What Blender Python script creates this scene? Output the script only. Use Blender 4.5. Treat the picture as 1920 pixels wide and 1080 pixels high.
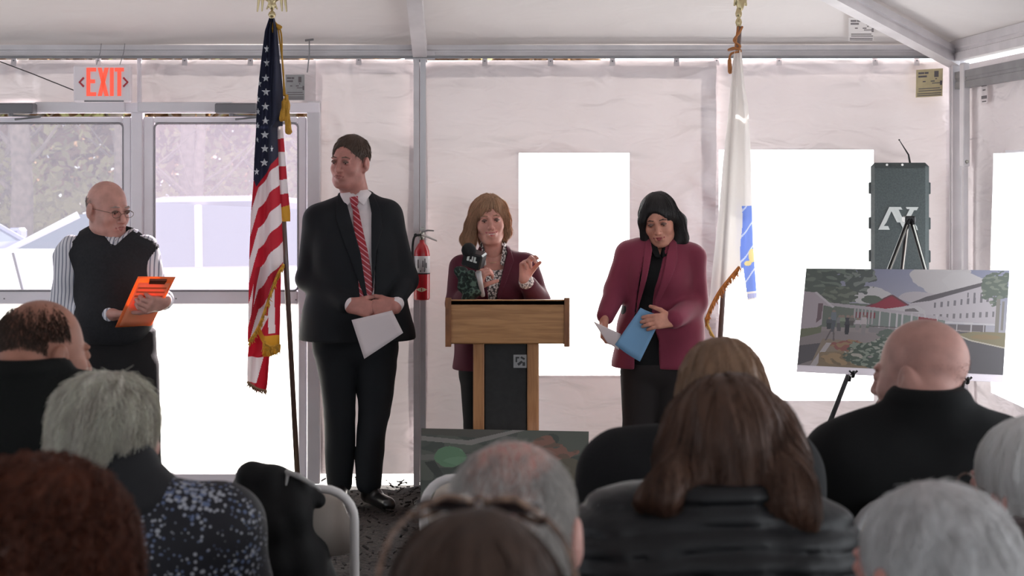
import bpy, math, random
import numpy as np
from mathutils import Vector, Matrix
random.seed(7); RNG = np.random.default_rng(7)
SC = bpy.context.scene
for _o in list(bpy.data.objects): bpy.data.objects.remove(_o)
COL = SC.collection

# ---------------------------------------------------------------- camera, sky, sun, exposure
CAM_H, VPX, VPY, FPX = 1.586, 900.0, 315.0, 3000.0
cam_d = bpy.data.cameras.new('camera'); cam = bpy.data.objects.new('camera', cam_d); COL.objects.link(cam)
cam.location = (0, 0, CAM_H); cam.rotation_euler = (math.pi/2, 0, 0)
cam_d.sensor_width = 36; cam_d.lens = 36*FPX/1920
cam_d.shift_x = (960-VPX)/1920; cam_d.shift_y = -(540-VPY)/1920
cam_d.clip_start = .05; cam_d.clip_end = 300
cam_d.dof.use_dof = True; cam_d.dof.focus_distance = 7.5; cam_d.dof.aperture_fstop = 5.6
SC.camera = cam
SC.view_settings.view_transform = 'Standard'; SC.view_settings.look = 'None'
SC.view_settings.gamma = 1; SC.view_settings.exposure = 1.3
SC.view_settings.use_curve_mapping = False
W = bpy.data.worlds.new('sky'); SC.world = W; W.use_nodes = True
bg = W.node_tree.nodes['Background']; bg.inputs[0].default_value = (.86, .93, 1.0, 1); bg.inputs[1].default_value = 1.15
sun_d = bpy.data.lights.new('sun', 'SUN'); sun_d.energy = 8.0; sun_d.angle = math.radians(.6); sun_d.color = (1, .96, .9)
sun = bpy.data.objects.new('sun', sun_d); COL.objects.link(sun)
_sd = Vector((.30, 1.0, .48)).normalized()          # towards the sun: behind the back wall, a little right
sun.rotation_euler = _sd.to_track_quat('Z', 'Y').to_euler(); sun.location = (3, 16, 9)

# ---------------------------------------------------------------- coordinates
def P(px, py, Y): return np.array(((px-VPX)*Y/FPX, Y, CAM_H-(py-VPY)*Y/FPX))
def lin(c):
    c = np.asarray(c, float)/255.
    return np.where(c <= .04045, c/12.92, ((c+.055)/1.055)**2.4)
def rot(yaw=0, pitch=0, roll=0):
    y, p, r = (math.radians(a) for a in (yaw, pitch, roll))
    Rz = np.array([[math.cos(y), -math.sin(y), 0], [math.sin(y), math.cos(y), 0], [0, 0, 1]])
    Rx = np.array([[1, 0, 0], [0, math.cos(p), -math.sin(p)], [0, math.sin(p), math.cos(p)]])
    Ry = np.array([[math.cos(r), 0, math.sin(r)], [0, 1, 0], [-math.sin(r), 0, math.cos(r)]])
    return Rz@Rx@Ry

# ---------------------------------------------------------------- materials
MATS = {}
def M(name, col=(128,128,128), rough=.6, metal=0., noise=None, bump=None, island=0., sheen=0., spec=.5, stretch=(1,1,1), pattern=None, coat=0., sss=0., detail=4):
    if name in MATS: return MATS[name]
    m = bpy.data.materials.new(name); m.use_nodes = True; nt = m.node_tree; b = nt.nodes['Principled BSDF']
    c = (*lin(col), 1)
    b.inputs['Base Color'].default_value = c; b.inputs['Roughness'].default_value = rough
    b.inputs['Metallic'].default_value = metal; b.inputs['Specular IOR Level'].default_value = spec
    b.inputs['Sheen Weight'].default_value = sheen; b.inputs['Coat Weight'].default_value = coat
    if sss: b.inputs['Subsurface Weight'].default_value = sss; b.inputs['Subsurface Radius'].default_value = (.02,.006,.004); b.inputs['Subsurface Scale'].default_value = .5
    L = nt.links.new; N = nt.nodes.new
    tc = N('ShaderNodeTexCoord'); mp = N('ShaderNodeMapping'); mp.inputs['Scale'].default_value = stretch
    L(tc.outputs['Object'], mp.inputs['Vector'])
    if pattern: pattern(nt, b, mp)
    elif noise or island:
        fac = None
        if noise:
            n = N('ShaderNodeTexNoise'); n.inputs['Scale'].default_value = noise[0]; n.inputs['Detail'].default_value = detail
            L(mp.outputs[0], n.inputs['Vector'])
            r = N('ShaderNodeMapRange'); r.inputs[1].default_value = .3; r.inputs[2].default_value = .7; L(n.outputs[0], r.inputs[0]); fac = r.outputs[0]
            amt = noise[1]
        if island:
            g = N('ShaderNodeNewGeometry')
            if fac is None: fac = g.outputs['Random Per Island']; amt = island
            else:
                mx = N('ShaderNodeMath'); mx.operation = 'MULTIPLY_ADD'; L(g.outputs['Random Per Island'], mx.inputs[0]); mx.inputs[1].default_value = .6
                m2 = N('ShaderNodeMath'); m2.operation = 'MULTIPLY'; L(fac, m2.inputs[0]); m2.inputs[1].default_value = .4; L(m2.outputs[0], mx.inputs[2]); fac = mx.outputs[0]; amt = max(amt, island)
        mix = N('ShaderNodeMix'); mix.data_type = 'RGBA'; L(fac, mix.inputs[0])
        lo = tuple(x*(1-amt) for x in c[:3]); hi = tuple(min(1, x*(1+amt)) for x in c[:3])
        if noise and len(noise) > 2: hi = tuple(lin(noise[2])); lo = c[:3]
        mix.inputs[6].default_value = (*lo, 1); mix.inputs[7].default_value = (*hi, 1); L(mix.outputs[2], b.inputs['Base Color'])
    if bump:
        n = N('ShaderNodeTexNoise'); n.inputs['Scale'].default_value = bump[0]; n.inputs['Detail'].default_value = 3
        L(mp.outputs[0], n.inputs['Vector']); bp = N('ShaderNodeBump'); bp.inputs['Strength'].default_value = bump[1]; bp.inputs['Distance'].default_value = bump[2] if len(bump) > 2 else .01
        L(n.outputs[0], bp.inputs['Height']); L(bp.outputs[0], b.inputs['Normal'])
    MATS[name] = m; return m
def M_fabric(name, col, trans, transp=0., tcol=None, noise=0., gloss=.0, bump=0., tint=None):
    """translucent sheet: diffuse + translucent (+ some clear transmission)"""
    m = bpy.data.materials.new(name); m.use_nodes = True; nt = m.node_tree; nt.nodes.clear()
    N = nt.nodes.new; L = nt.links.new
    out = N('ShaderNodeOutputMaterial'); d = N('ShaderNodeBsdfDiffuse'); t = N('ShaderNodeBsdfTranslucent'); mx = N('ShaderNodeMixShader')
    d.inputs[0].default_value = (*lin(col), 1); t.inputs[0].default_value = (*lin(tcol or col), 1)
    mx.inputs[0].default_value = trans; L(d.outputs[0], mx.inputs[1]); L(t.outputs[0], mx.inputs[2]); s = mx.outputs[0]
    if noise:
        tc = N('ShaderNodeTexCoord'); n = N('ShaderNodeTexNoise'); n.inputs['Scale'].default_value = 1.3; n.inputs['Detail'].default_value = 5
        L(tc.outputs['Object'], n.inputs['Vector']); r = N('ShaderNodeMapRange'); r.inputs[1].default_value = .3; r.inputs[2].default_value = .7
        r.inputs[3].default_value = trans-noise; r.inputs[4].default_value = trans+noise; L(n.outputs[0], r.inputs[0]); L(r.outputs[0], mx.inputs[0])
    if bump:
        tc = N('ShaderNodeTexCoord'); mp = N('ShaderNodeMapping'); mp.inputs['Rotation'].default_value = (0,.5,.4); mp.inputs['Scale'].default_value = (1,1,2.4); L(tc.outputs['Object'], mp.inputs['Vector'])
        hs = []
        for sc_, dt in ((1.5, 2.2), (5., 2.)):
            n = N('ShaderNodeTexNoise'); n.inputs['Scale'].default_value = sc_; n.inputs['Detail'].default_value = dt; n.inputs['Distortion'].default_value = .8; L(mp.outputs[0], n.inputs['Vector']); hs.append(n)
        ad = N('ShaderNodeMath'); ad.operation = 'MULTIPLY_ADD'; L(hs[1].outputs[0], ad.inputs[0]); ad.inputs[1].default_value = .2; L(hs[0].outputs[0], ad.inputs[2])
        bp = N('ShaderNodeBump'); bp.inputs['Strength'].default_value = 1; bp.inputs['Distance'].default_value = bump; L(ad.outputs[0], bp.inputs['Height']); L(bp.outputs[0], d.inputs['Normal']); L(bp.outputs[0], t.inputs['Normal'])
    if gloss:
        g = N('ShaderNodeBsdfGlossy'); g.inputs['Roughness'].default_value = .35; m3 = N('ShaderNodeMixShader'); m3.inputs[0].default_value = gloss
        L(s, m3.inputs[1]); L(g.outputs[0], m3.inputs[2]); s = m3.outputs[0]
    if transp:
        tr = N('ShaderNodeBsdfTransparent'); tr.inputs[0].default_value = (*(tint or (1,1,1)), 1); m2 = N('ShaderNodeMixShader'); m2.inputs[0].default_value = transp
        L(s, m2.inputs[1]); L(tr.outputs[0], m2.inputs[2]); s = m2.outputs[0]
    L(s, out.inputs[0]); MATS[name] = m; return m
def M_hair(name, col, island=.35, trans=.45):
    m = M(name, col, .42, island=island, noise=(9,.25), stretch=(3,3,1)); nt = m.node_tree; b = nt.nodes['Principled BSDF']; t = nt.nodes.new('ShaderNodeBsdfTranslucent'); mx = nt.nodes.new('ShaderNodeMixShader'); mx.inputs[0].default_value = trans
    l = b.inputs['Base Color'].links[0].from_socket; nt.links.new(l, t.inputs[0]); nt.links.new(b.outputs[0], mx.inputs[1]); nt.links.new(t.outputs[0], mx.inputs[2]); nt.links.new(mx.outputs[0], nt.nodes['Material Output'].inputs[0]); return m
def M_print(name, rough=.5, translucent=0.):
    m = bpy.data.materials.new(name); m.use_nodes = True; nt = m.node_tree; b = nt.nodes['Principled BSDF']
    a = nt.nodes.new('ShaderNodeVertexColor'); a.layer_name = 'print'; nt.links.new(a.outputs[0], b.inputs['Base Color'])
    b.inputs['Roughness'].default_value = rough
    if translucent:
        t = nt.nodes.new('ShaderNodeBsdfTranslucent'); nt.links.new(a.outputs[0], t.inputs[0]); mx = nt.nodes.new('ShaderNodeMixShader'); mx.inputs[0].default_value = translucent
        o = nt.nodes['Material Output']; nt.links.new(b.outputs[0], mx.inputs[1]); nt.links.new(t.outputs[0], mx.inputs[2]); nt.links.new(mx.outputs[0], o.inputs[0])
    MATS[name] = m; return m

# ---------------------------------------------------------------- objects
def tag(o, label=None, cat=None, group=None, kind=None):
    if label: o['label'] = label
    if cat: o['category'] = cat
    if group: o['group'] = group
    if kind: o['kind'] = kind
    return o
def thing(name, loc, label, cat, group=None, rz=0.):
    o = bpy.data.objects.new(name, None); COL.objects.link(o); o.location = loc; o.rotation_euler = (0, 0, rz); o.empty_display_size = .1
    return tag(o, label, cat, group)
def wloc(o):
    l = np.zeros(3)
    while o is not None: l = l+np.array(o.location); o = o.parent
    return l
def obj(name, verts, faces, mat, parent=None, smooth=True, loc=None, local=False, mats=None, midx=None):
    """verts are in world coordinates (or in the parent's frame with local=True)"""
    v = np.asarray(verts, np.float64).reshape(-1, 3)
    o = bpy.data.objects.new(name, None) if False else None
    me = bpy.data.meshes.new(name)
    if parent is not None and not local: v = v-wloc(parent)
    off = np.zeros(3)
    if parent is None and not local:
        off = np.array(loc) if loc is not None else np.array(((v[:,0].min()+v[:,0].max())/2, (v[:,1].min()+v[:,1].max())/2, v[:,2].min()))
        v = v-off
    if isinstance(faces, np.ndarray):
        k = faces.shape[1]; me.vertices.add(len(v)); me.vertices.foreach_set('co', v.astype(np.float32).ravel())
        me.loops.add(faces.size); me.loops.foreach_set('vertex_index', faces.astype(np.int32).ravel())
        me.polygons.add(len(faces)); me.polygons.foreach_set('loop_start', np.arange(0, faces.size, k, dtype=np.int32))
        me.update(calc_edges=True)
    else: me.from_pydata([tuple(x) for x in v], [], [tuple(f) for f in faces])
    for m in (mats or [mat]): me.materials.append(m)
    if midx is not None: me.polygons.foreach_set('material_index', np.asarray(midx, np.int32))
    if smooth: me.polygons.foreach_set('use_smooth', np.ones(len(me.polygons), bool))
    me.validate(); me.update()
    o = bpy.data.objects.new(name, me); COL.objects.link(o); o.location = off
    if parent is not None: o.parent = parent
    return o
class MB:
    """collects shapes into one mesh"""
    def __init__(s): s.v = []; s.f = []
    def add(s, v, f):
        n = len(s.v); s.v += [tuple(map(float, x)) for x in v]; s.f += [tuple(int(i)+n for i in q) for q in f]; return s
    def box(s, a, b, R=None, c=None, bev=0.):
        a = np.array(a, float); b = np.array(b, float); lo = np.minimum(a, b); hi = np.maximum(a, b)
        if bev > 0:
            e = min(bev, *( (hi-lo)/2.01 )); vs = []; 
            # chamfered box: 24 verts
            idx = {}
            for sx in (0,1):
                for sy in (0,1):
                    for sz in (0,1):
                        cnr = np.array([(lo,hi)[sx][0], (lo,hi)[sy][1], (lo,hi)[sz][2]]); sg = np.array([1-2*sx, 1-2*sy, 1-2*sz])
                        for ax in range(3):
                            d = sg*e; d[ax] = 0; idx[(sx,sy,sz,ax)] = len(vs); vs.append(cnr+d)
            fs = []
            for ax in range(3):
                o1, o2 = (ax+1)%3, (ax+2)%3
                for sd in (0,1):
                    q = []
                    for (p, r) in ((0,0),(1,0),(1,1),(0,1)):
                        k = [0,0,0]; k[ax] = sd; k[o1] = p; k[o2] = r; q.append(idx[(*k, ax)])
                    fs.append(q if sd else q[::-1])
            for ax in range(3):
                o1, o2 = (ax+1)%3, (ax+2)%3
                for p in (0,1):
                    for r in (0,1):
                        k0 = [0,0,0]; k0[o1] = p; k0[o2] = r; k1 = list(k0); k1[ax] = 1
                        q = [idx[(*k0,o1)], idx[(*k1,o1)], idx[(*k1,o2)], idx[(*k0,o2)]]
                        fs.append(q if (p == r) else q[::-1])
            for sx in (0,1):
                for sy in (0,1):
                    for sz in (0,1):
                        q = [idx[(sx,sy,sz,0)], idx[(sx,sy,sz,1)], idx[(sx,sy,sz,2)]]
                        fs.append(q if (sx+sy+sz)%2 else q[::-1])
            vs = np.array(vs)
        else:
            vs = np.array([[x,y,z] for z in (lo[2],hi[2]) for y in (lo[1],hi[1]) for x in (lo[0],hi[0])])
            fs = [(0,2,3,1),(4,5,7,6),(0,1,5,4),(2,6,7,3),(0,4,6,2),(1,3,7,5)]
        if R is not None:
            cc = np.array(c if c is not None else (lo+hi)/2); vs = (vs-cc)@np.array(R).T+cc
        return s.add(vs, fs)
    def tube(s, pts, r, n=8, cap=True, closed=False):
        pts = np.array(pts, float); K = len(pts); rr = np.broadcast_to(np.array(r, float), (K,)) if np.ndim(r) < 2 else None
        T = np.zeros_like(pts)
        for i in range(K):
            a = pts[(i-1)%K] if (i > 0 or closed) else pts[0]; b = pts[(i+1)%K] if (i < K-1 or closed) else pts[-1]
            T[i] = (b-a)/(np.linalg.norm(b-a)+1e-9)
        u = np.cross(T[0], (0,0,1)); 
        if np.linalg.norm(u) < .1: u = np.cross(T[0], (1,0,0))
        u /= np.linalg.norm(u); V = []
        for i in range(K):
            u = u-T[i]*np.dot(u, T[i]); u /= np.linalg.norm(u)+1e-9; w = np.cross(T[i], u)
            for j in range(n):
                a = 2*math.pi*j/n; V.append(pts[i]+rr[i]*(math.cos(a)*u+math.sin(a)*w))
        F = []
        for i in range(K if closed else K-1):
            for j in range(n):
                i2 = (i+1)%K; F.append((i*n+j, i*n+(j+1)%n, i2*n+(j+1)%n, i2*n+j))
        if cap and not closed: F.append(tuple(range(n))[::-1]); F.append(tuple((K-1)*n+j for j in range(n)))
        return s.add(V, F)
    def lathe(s, c, prof, n=24, axis=None):
        V = []; F = []; c = np.array(c, float); K = len(prof)
        A = np.array(axis if axis is not None else (0,0,1), float); A /= np.linalg.norm(A)
        u = np.cross(A, (0,1,0)); u = np.array((1.,0,0)) if np.linalg.norm(u) < .1 else u/np.linalg.norm(u); w = np.cross(A, u)
        for (r, z) in prof:
            for j in range(n):
                a = 2*math.pi*j/n; V.append(c+A*z+r*(math.cos(a)*u+math.sin(a)*w))
        for i in range(K-1):
            for j in range(n): F.append((i*n+j, i*n+(j+1)%n, (i+1)*n+(j+1)%n, (i+1)*n+j))
        F.append(tuple(range(n))[::-1]); F.append(tuple((K-1)*n+j for j in range(n)))
        return s.add(V, F)
    def prism(s, poly, ex):
        """poly: list of 3D points in a plane, extruded by vector ex"""
        p = [np.array(q, float) for q in poly]; n = len(p); ex = np.array(ex, float)
        V = p+[q+ex for q in p]; F = [tuple(range(n)), tuple(range(n, 2*n))[::-1]]+[(i, i+n, (i+1)%n+n, (i+1)%n) for i in range(n)]
        return s.add(V, F)
    def build(s, name, mat, parent=None, smooth=False, **k): return obj(name, s.v, s.f, mat, parent, smooth, **k)
def smooth_pts(pts, n=6):
    """Catmull-Rom through the points"""
    p = np.array(pts, float); q = np.vstack([2*p[0]-p[1], p, 2*p[-1]-p[-2]]); out = []
    for i in range(1, len(q)-2):
        for t in np.arange(n)/n:
            a, b, c, d = q[i-1], q[i], q[i+1], q[i+2]
            out.append(.5*((2*b)+(-a+c)*t+(2*a-5*b+4*c-d)*t*t+(-a+3*b-3*c+d)*t**3))
    out.append(p[-1]); return np.array(out)

# ---------------------------------------------------------------- noise
_wv = {}
def wav(X, Y, Z, f, seed, n=7, st=(1,1,1)):
    """sum of warped sine waves, roughly -1..1"""
    r = np.random.default_rng(seed); o = 0
    wx = np.sin(X*f*.63*st[0]+Z*f*.41*st[2]+seed)*.8; wz = np.sin(Z*f*.57*st[2]+Y*f*.49*st[1]+seed*2.1)*.8
    for i in range(n):
        d = r.normal(size=3); d /= np.linalg.norm(d); ff = f*(1+.9*r.random()); ph = r.random()*6.28
        o = o+np.sin((X*st[0]*d[0]+Y*st[1]*d[1]+Z*st[2]*d[2])*ff+ph+wx*r.normal()+wz*r.normal())
    return o/math.sqrt(n)/1.4

# ---------------------------------------------------------------- signed-distance shapes
def smin(a, b, k):
    if k <= 0: return np.minimum(a, b)
    h = np.clip(.5+.5*(a-b)/k, 0, 1); return a*(1-h)+b*h-k*h*(1-h)
def d_cone(X, Y, Z, a, b, ra, rb):
    ba = b-a; L2 = float(ba@ba)+1e-12
    t = np.clip(((X-a[0])*ba[0]+(Y-a[1])*ba[1]+(Z-a[2])*ba[2])/L2, 0, 1)
    return np.sqrt((X-a[0]-t*ba[0])**2+(Y-a[1]-t*ba[1])**2+(Z-a[2]-t*ba[2])**2)-(ra+(rb-ra)*t)
def d_ell(X, Y, Z, c, r, R):
    x, y, z = X-c[0], Y-c[1], Z-c[2]
    if R is not None: x, y, z = (x*R[0][0]+y*R[1][0]+z*R[2][0]), (x*R[0][1]+y*R[1][1]+z*R[2][1]), (x*R[0][2]+y*R[1][2]+z*R[2][2])
    k0 = np.sqrt((x/r[0])**2+(y/r[1])**2+(z/r[2])**2)+1e-9; k1 = np.sqrt((x/r[0]**2)**2+(y/r[1]**2)**2+(z/r[2]**2)**2)+1e-9
    return k0*(k0-1)/k1
def d_poly(X, Z, poly):
    poly = np.array(poly, float); n = len(poly); d = None; s = np.ones(np.broadcast(X, Z).shape, np.float32)
    for i in range(n):
        a = poly[i]; b = poly[i-1]; ex, ez = b-a; wx, wz = X-a[0], Z-a[1]
        t = np.clip((wx*ex+wz*ez)/(ex*ex+ez*ez+1e-12), 0, 1); q = (wx-ex*t)**2+(wz-ez*t)**2
        d = q if d is None else np.minimum(d, q)
        c1 = Z >= a[1]; c2 = Z < b[1]; c3 = ex*wz > ez*wx
        s = np.where((c1 & c2 & c3) | (~c1 & ~c2 & ~c3), -s, s)
    return s*np.sqrt(d)
class Shape:
    def __init__(s): s.ops = []; s.lo = np.full(3, 1e9); s.hi = -s.lo
    def copy(s):
        q = Shape(); q.ops = list(s.ops); q.lo = s.lo.copy(); q.hi = s.hi.copy(); return q
    def cone(s, a, b, ra, rb=None, k=.02, sub=False):
        a = np.array(a, float); b = np.array(b, float); rb = ra if rb is None else rb; m = max(ra, rb)
        lo = np.minimum(a, b)-m; hi = np.maximum(a, b)+m
        if not sub: s.lo = np.minimum(s.lo, lo); s.hi = np.maximum(s.hi, hi)
        s.ops.append(('c', lo, hi, (a, b, ra, rb), k, sub)); return s
    def chain(s, pts, rs, k=.02):
        for i in range(len(pts)-1): s.cone(pts[i], pts[i+1], rs[i], rs[i+1], k)
        return s
    def ell(s, c, r, R=None, k=.02, sub=False):
        c = np.array(c, float); r = np.array(r, float)*np.ones(3); m = r if R is None else np.abs(np.array(R))@r
        lo = c-m; hi = c+m
        if not sub: s.lo = np.minimum(s.lo, lo); s.hi = np.maximum(s.hi, hi)
        s.ops.append(('e', lo, hi, (c, r, R), k, sub)); return s
    def fn(s, f, pad=0.): s.ops.append(('f', None, None, f, 0, False)); s.lo = s.lo-pad; s.hi = s.hi+pad; return s
    def below(s, z): return s.fn(lambda X, Y, Z, d: np.maximum(d, Z-z))
    def above(s, z): return s.fn(lambda X, Y, Z, d: np.maximum(d, z-Z))
    def cutpoly(s, poly, ymax, k=0.):
        """remove everything inside the XZ polygon in front of ymax"""
        return s.fn(lambda X, Y, Z, d: np.maximum(d, -np.maximum(d_poly(X, Z, poly), Y-ymax)))
    def fold(s, amp, f, seed, st=(1,1,1)): return s.fn(lambda X, Y, Z, d: d-amp*wav(X, Y, Z, f, seed, 6, st), abs(amp))
    def locks(s, H, amp=.004, n=16, seed=1):
        """ridges of hair running down from the crown"""
        def f(X, Y, Z, d):
            x = (X-H.c[0])*H.R[0][0]+(Y-H.c[1])*H.R[1][0]; y = (X-H.c[0])*H.R[0][1]+(Y-H.c[1])*H.R[1][1]; a = np.arctan2(x, y+.03)
            return d-amp*(np.sin(a*n+4*np.sin(Z*19+seed)+2*np.sin(a*3+seed))*.6+np.sin(a*n*2.3+5*np.sin(Z*13)+seed)*.4)
        return s.fn(f, amp)
    def at(s, X, Y, Z):
        d = np.full(np.broadcast(X, Y, Z).shape, 1., np.float32)
        for (t, lo, hi, a, k, sub) in s.ops:
            if t == 'f': d = a(X, Y, Z, d); continue
            q = d_cone(X, Y, Z, *a) if t == 'c' else d_ell(X, Y, Z, *a)
            d = -smin(-d, q, k) if sub else smin(d, q, k)
        return d
    def grid(s, h, lo=None, hi=None):
        lo = (s.lo if lo is None else np.maximum(s.lo, lo))-2.5*h; hi = (s.hi if hi is None else np.minimum(s.hi, hi))+2.5*h
        ax = [np.arange(lo[i], hi[i]+h, h, dtype=np.float64).astype(np.float32) for i in range(3)]
        d = np.full([len(a) for a in ax], 1., np.float32)
        g = lambda sl: (ax[0][sl[0]][:,None,None], ax[1][sl[1]][None,:,None], ax[2][sl[2]][None,None,:])
        full = (slice(None),)*3
        for (t, l, u, a, k, sub) in s.ops:
            if t == 'f': d = np.asarray(a(*g(full), d), np.float32); continue
            m = max(k, .0)+.02 if not sub else k+.004
            sl = tuple(slice(max(0, int(np.searchsorted(ax[i], l[i]-m))), int(np.searchsorted(ax[i], u[i]+m))) for i in range(3))
            if any(q.stop <= q.start for q in sl): continue
            X, Y, Z = g(sl); q = d_cone(X, Y, Z, *a) if t == 'c' else d_ell(X, Y, Z, *a)
            d[sl] = -smin(-d[sl], q, k) if sub else smin(d[sl], q, k)
        return ax, d
    def mesh(s, h, lo=None, hi=None): return nets(*s.grid(h, lo, hi))
def nets(ax, d):
    d = d.copy()
    for i in range(3):
        sl = [slice(None)]*3
        for e in (0, -1): sl[i] = e; d[tuple(sl)] = np.maximum(d[tuple(sl)], 1e-3)
    ins = d < 0; c = ins[:-1,:-1,:-1].astype(np.int8)
    for o in ((1,0,0),(0,1,0),(0,0,1),(1,1,0),(1,0,1),(0,1,1),(1,1,1)):
        c = c+ins[tuple(slice(1,None) if q else slice(None,-1) for q in o)]
    act = (c > 0) & (c < 8); I = np.argwhere(act); idx = np.full(act.shape, -1, np.int32); idx[act] = np.arange(len(I))
    cor = {o: d[I[:,0]+o[0], I[:,1]+o[1], I[:,2]+o[2]] for o in [(a,b,e) for a in (0,1) for b in (0,1) for e in (0,1)]}
    pos = np.zeros((len(I), 3)); cnt = np.zeros(len(I))
    for o in cor:
        for a in range(3):
            if o[a] == 0:
                p = list(o); p[a] = 1; v0 = cor[o]; v1 = cor[tuple(p)]; m = (v0 < 0) != (v1 < 0)
                t = np.where(m, v0/(v0-v1+1e-20), 0); q = np.array(o, float)[None]+np.zeros((len(I), 3)); q[:,a] = t
                pos += q*m[:,None]; cnt += m
    pos /= cnt[:,None]; h = ax[0][1]-ax[0][0]; V = np.array([ax[0][0], ax[1][0], ax[2][0]])+(I+pos)*h
    Fs = []
    for a in range(3):
        s0 = [slice(None)]*3; s1 = [slice(None)]*3; s0[a] = slice(None,-1); s1[a] = slice(1,None)
        A = ins[tuple(s0)]; B = ins[tuple(s1)]
        for (m, flip) in ((A & ~B, False), (~A & B, True)):
            E = np.argwhere(m); b, e = (a+1)%3, (a+2)%3
            E = E[(E[:,b] > 0) & (E[:,e] > 0) & (E[:,b] < d.shape[b]-1) & (E[:,e] < d.shape[e]-1)]
            if not len(E): continue
            q = []
            for (db, de) in ((-1,-1),(0,-1),(0,0),(-1,0)):
                c2 = E.copy(); c2[:,b] += db; c2[:,e] += de; q.append(idx[c2[:,0], c2[:,1], c2[:,2]])
            q = np.stack(q, 1); Fs.append(q[:, ::-1] if flip else q)
    F = np.vstack(Fs) if Fs else np.zeros((0,4), int)
    return V, F[(F >= 0).all(1)]
def join(*vf):
    V = []; F = []; n = 0
    for v, f in vf: V.append(v); F.append(f+n); n += len(v)
    return np.vstack(V), np.vstack(F)
def shp(name, S, h, mat, parent=None, **k): return obj(name, *S.mesh(h), mat, parent, **k)
def patch(S, poly, t0, t1, ymax, h=.003, ymin=None):
    """shell between offsets t0..t1 of shape S inside an XZ polygon, in front of ymax"""
    poly = np.array(poly, float); Q = S.copy()
    Q.fn(lambda X, Y, Z, d: np.maximum(np.maximum(np.maximum(d-t1, t0-d), d_poly(X, Z, poly)), Y-ymax), t1)
    lo = np.array([poly[:,0].min()-.01, (ymin if ymin is not None else -99), poly[:,1].min()-.01]); hi = np.array([poly[:,0].max()+.01, ymax+.01, poly[:,1].max()+.01])
    return nets(*Q.grid(h, lo, hi))
def grad(S, p, e=.003):
    X, Y, Z = p[...,0], p[...,1], p[...,2]
    g = np.stack([S.at(X+e, Y, Z)-S.at(X-e, Y, Z), S.at(X, Y+e, Z)-S.at(X, Y-e, Z), S.at(X, Y, Z+e)-S.at(X, Y, Z-e)], -1)
    return g/(np.linalg.norm(g, axis=-1, keepdims=True)+1e-9)
def surf_pts(S, N, keep=None, lo=None, hi=None, seed=1):
    r = np.random.default_rng(seed); lo = S.lo if lo is None else lo; hi = S.hi if hi is None else hi
    p = lo+(hi-lo)*r.random((N*6, 3)); p = p[np.abs(S.at(p[:,0], p[:,1], p[:,2])) < .05]
    for _ in range(5):
        d = S.at(p[:,0], p[:,1], p[:,2]); p = p-grad(S, p)*np.clip(d, -.03, .03)[:,None]
    d = S.at(p[:,0], p[:,1], p[:,2]); p = p[np.abs(d) < .002]
    if keep is not None: p = p[keep(p)]
    return p[:N]
def strands(S, N, L, K, crown, rad, mat, name='hair', parent=None, down=.5, lift=0., jit=.15, curl=0., cf=60., depth=.006, keep=None, seed=1, out=0., vary=.35, flow=None):
    p = surf_pts(S, N, keep, seed=seed); N = len(p); r = np.random.default_rng(seed+5)
    Ls = L*(1-vary*r.random(N)); ds = (Ls/(K-1))[:,None]; off = (-depth*r.random(N))[:,None]; J = r.normal(size=(N,3))*jit
    pts = [p.copy()]; ph = r.random(N)*6.28
    for i in range(K-1):
        g = grad(S, p); rd = p-crown; rd /= np.linalg.norm(rd, axis=1, keepdims=True)+1e-9
        v = rd*(1-down)+np.array((0,0,-1.))*down+J
        if flow is not None: v = flow(p, v)
        v = v-g*np.sum(v*g, 1, keepdims=True); v /= np.linalg.norm(v, axis=1, keepdims=True)+1e-9
        v = v+g*out; p = p+v*ds
        d = S.at(p[:,0], p[:,1], p[:,2])[:,None]; tgt = off+lift*((i+1)/(K-1))**1.3
        if not out: p = p-g*np.clip(d-tgt, -.02, .02)
        q = p.copy()
        if curl: w = np.cross(g, v); a = (ph+cf*(i+1)*ds[:,0])[:,None]; q = q+curl*(np.cos(a)*w+np.sin(a)*g)
        pts.append(q)
    A = np.stack(pts, 1); T = np.zeros_like(A); T[:,1:-1] = A[:,2:]-A[:,:-2]; T[:,0] = A[:,1]-A[:,0]; T[:,-1] = A[:,-1]-A[:,-2]
    T /= np.linalg.norm(T, axis=2, keepdims=True)+1e-9; u = np.cross(T, np.array((.3,.5,.81))); u /= np.linalg.norm(u, axis=2, keepdims=True)+1e-9; w = np.cross(T, u)
    rr = rad*(1-.75*(np.arange(K)/(K-1))**2)[None,:,None]*(.6+.8*r.random((N,1,1)))
    R3 = [A+rr*(math.cos(a)*u+math.sin(a)*w) for a in (0, 2.094, 4.189)]; V = np.stack(R3, 2).reshape(-1, 3)
    b = (np.arange(N)*K*3)[:,None,None]+(np.arange(K-1)*3)[None,:,None]; F = []
    j = np.arange(3)[None,None,:]; j2 = (j+1)%3
    F = np.stack([b+j, b+j2, b+3+j2, b+3+j], -1).reshape(-1, 4)
    return obj(name, V, F, mat, parent)
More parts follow.
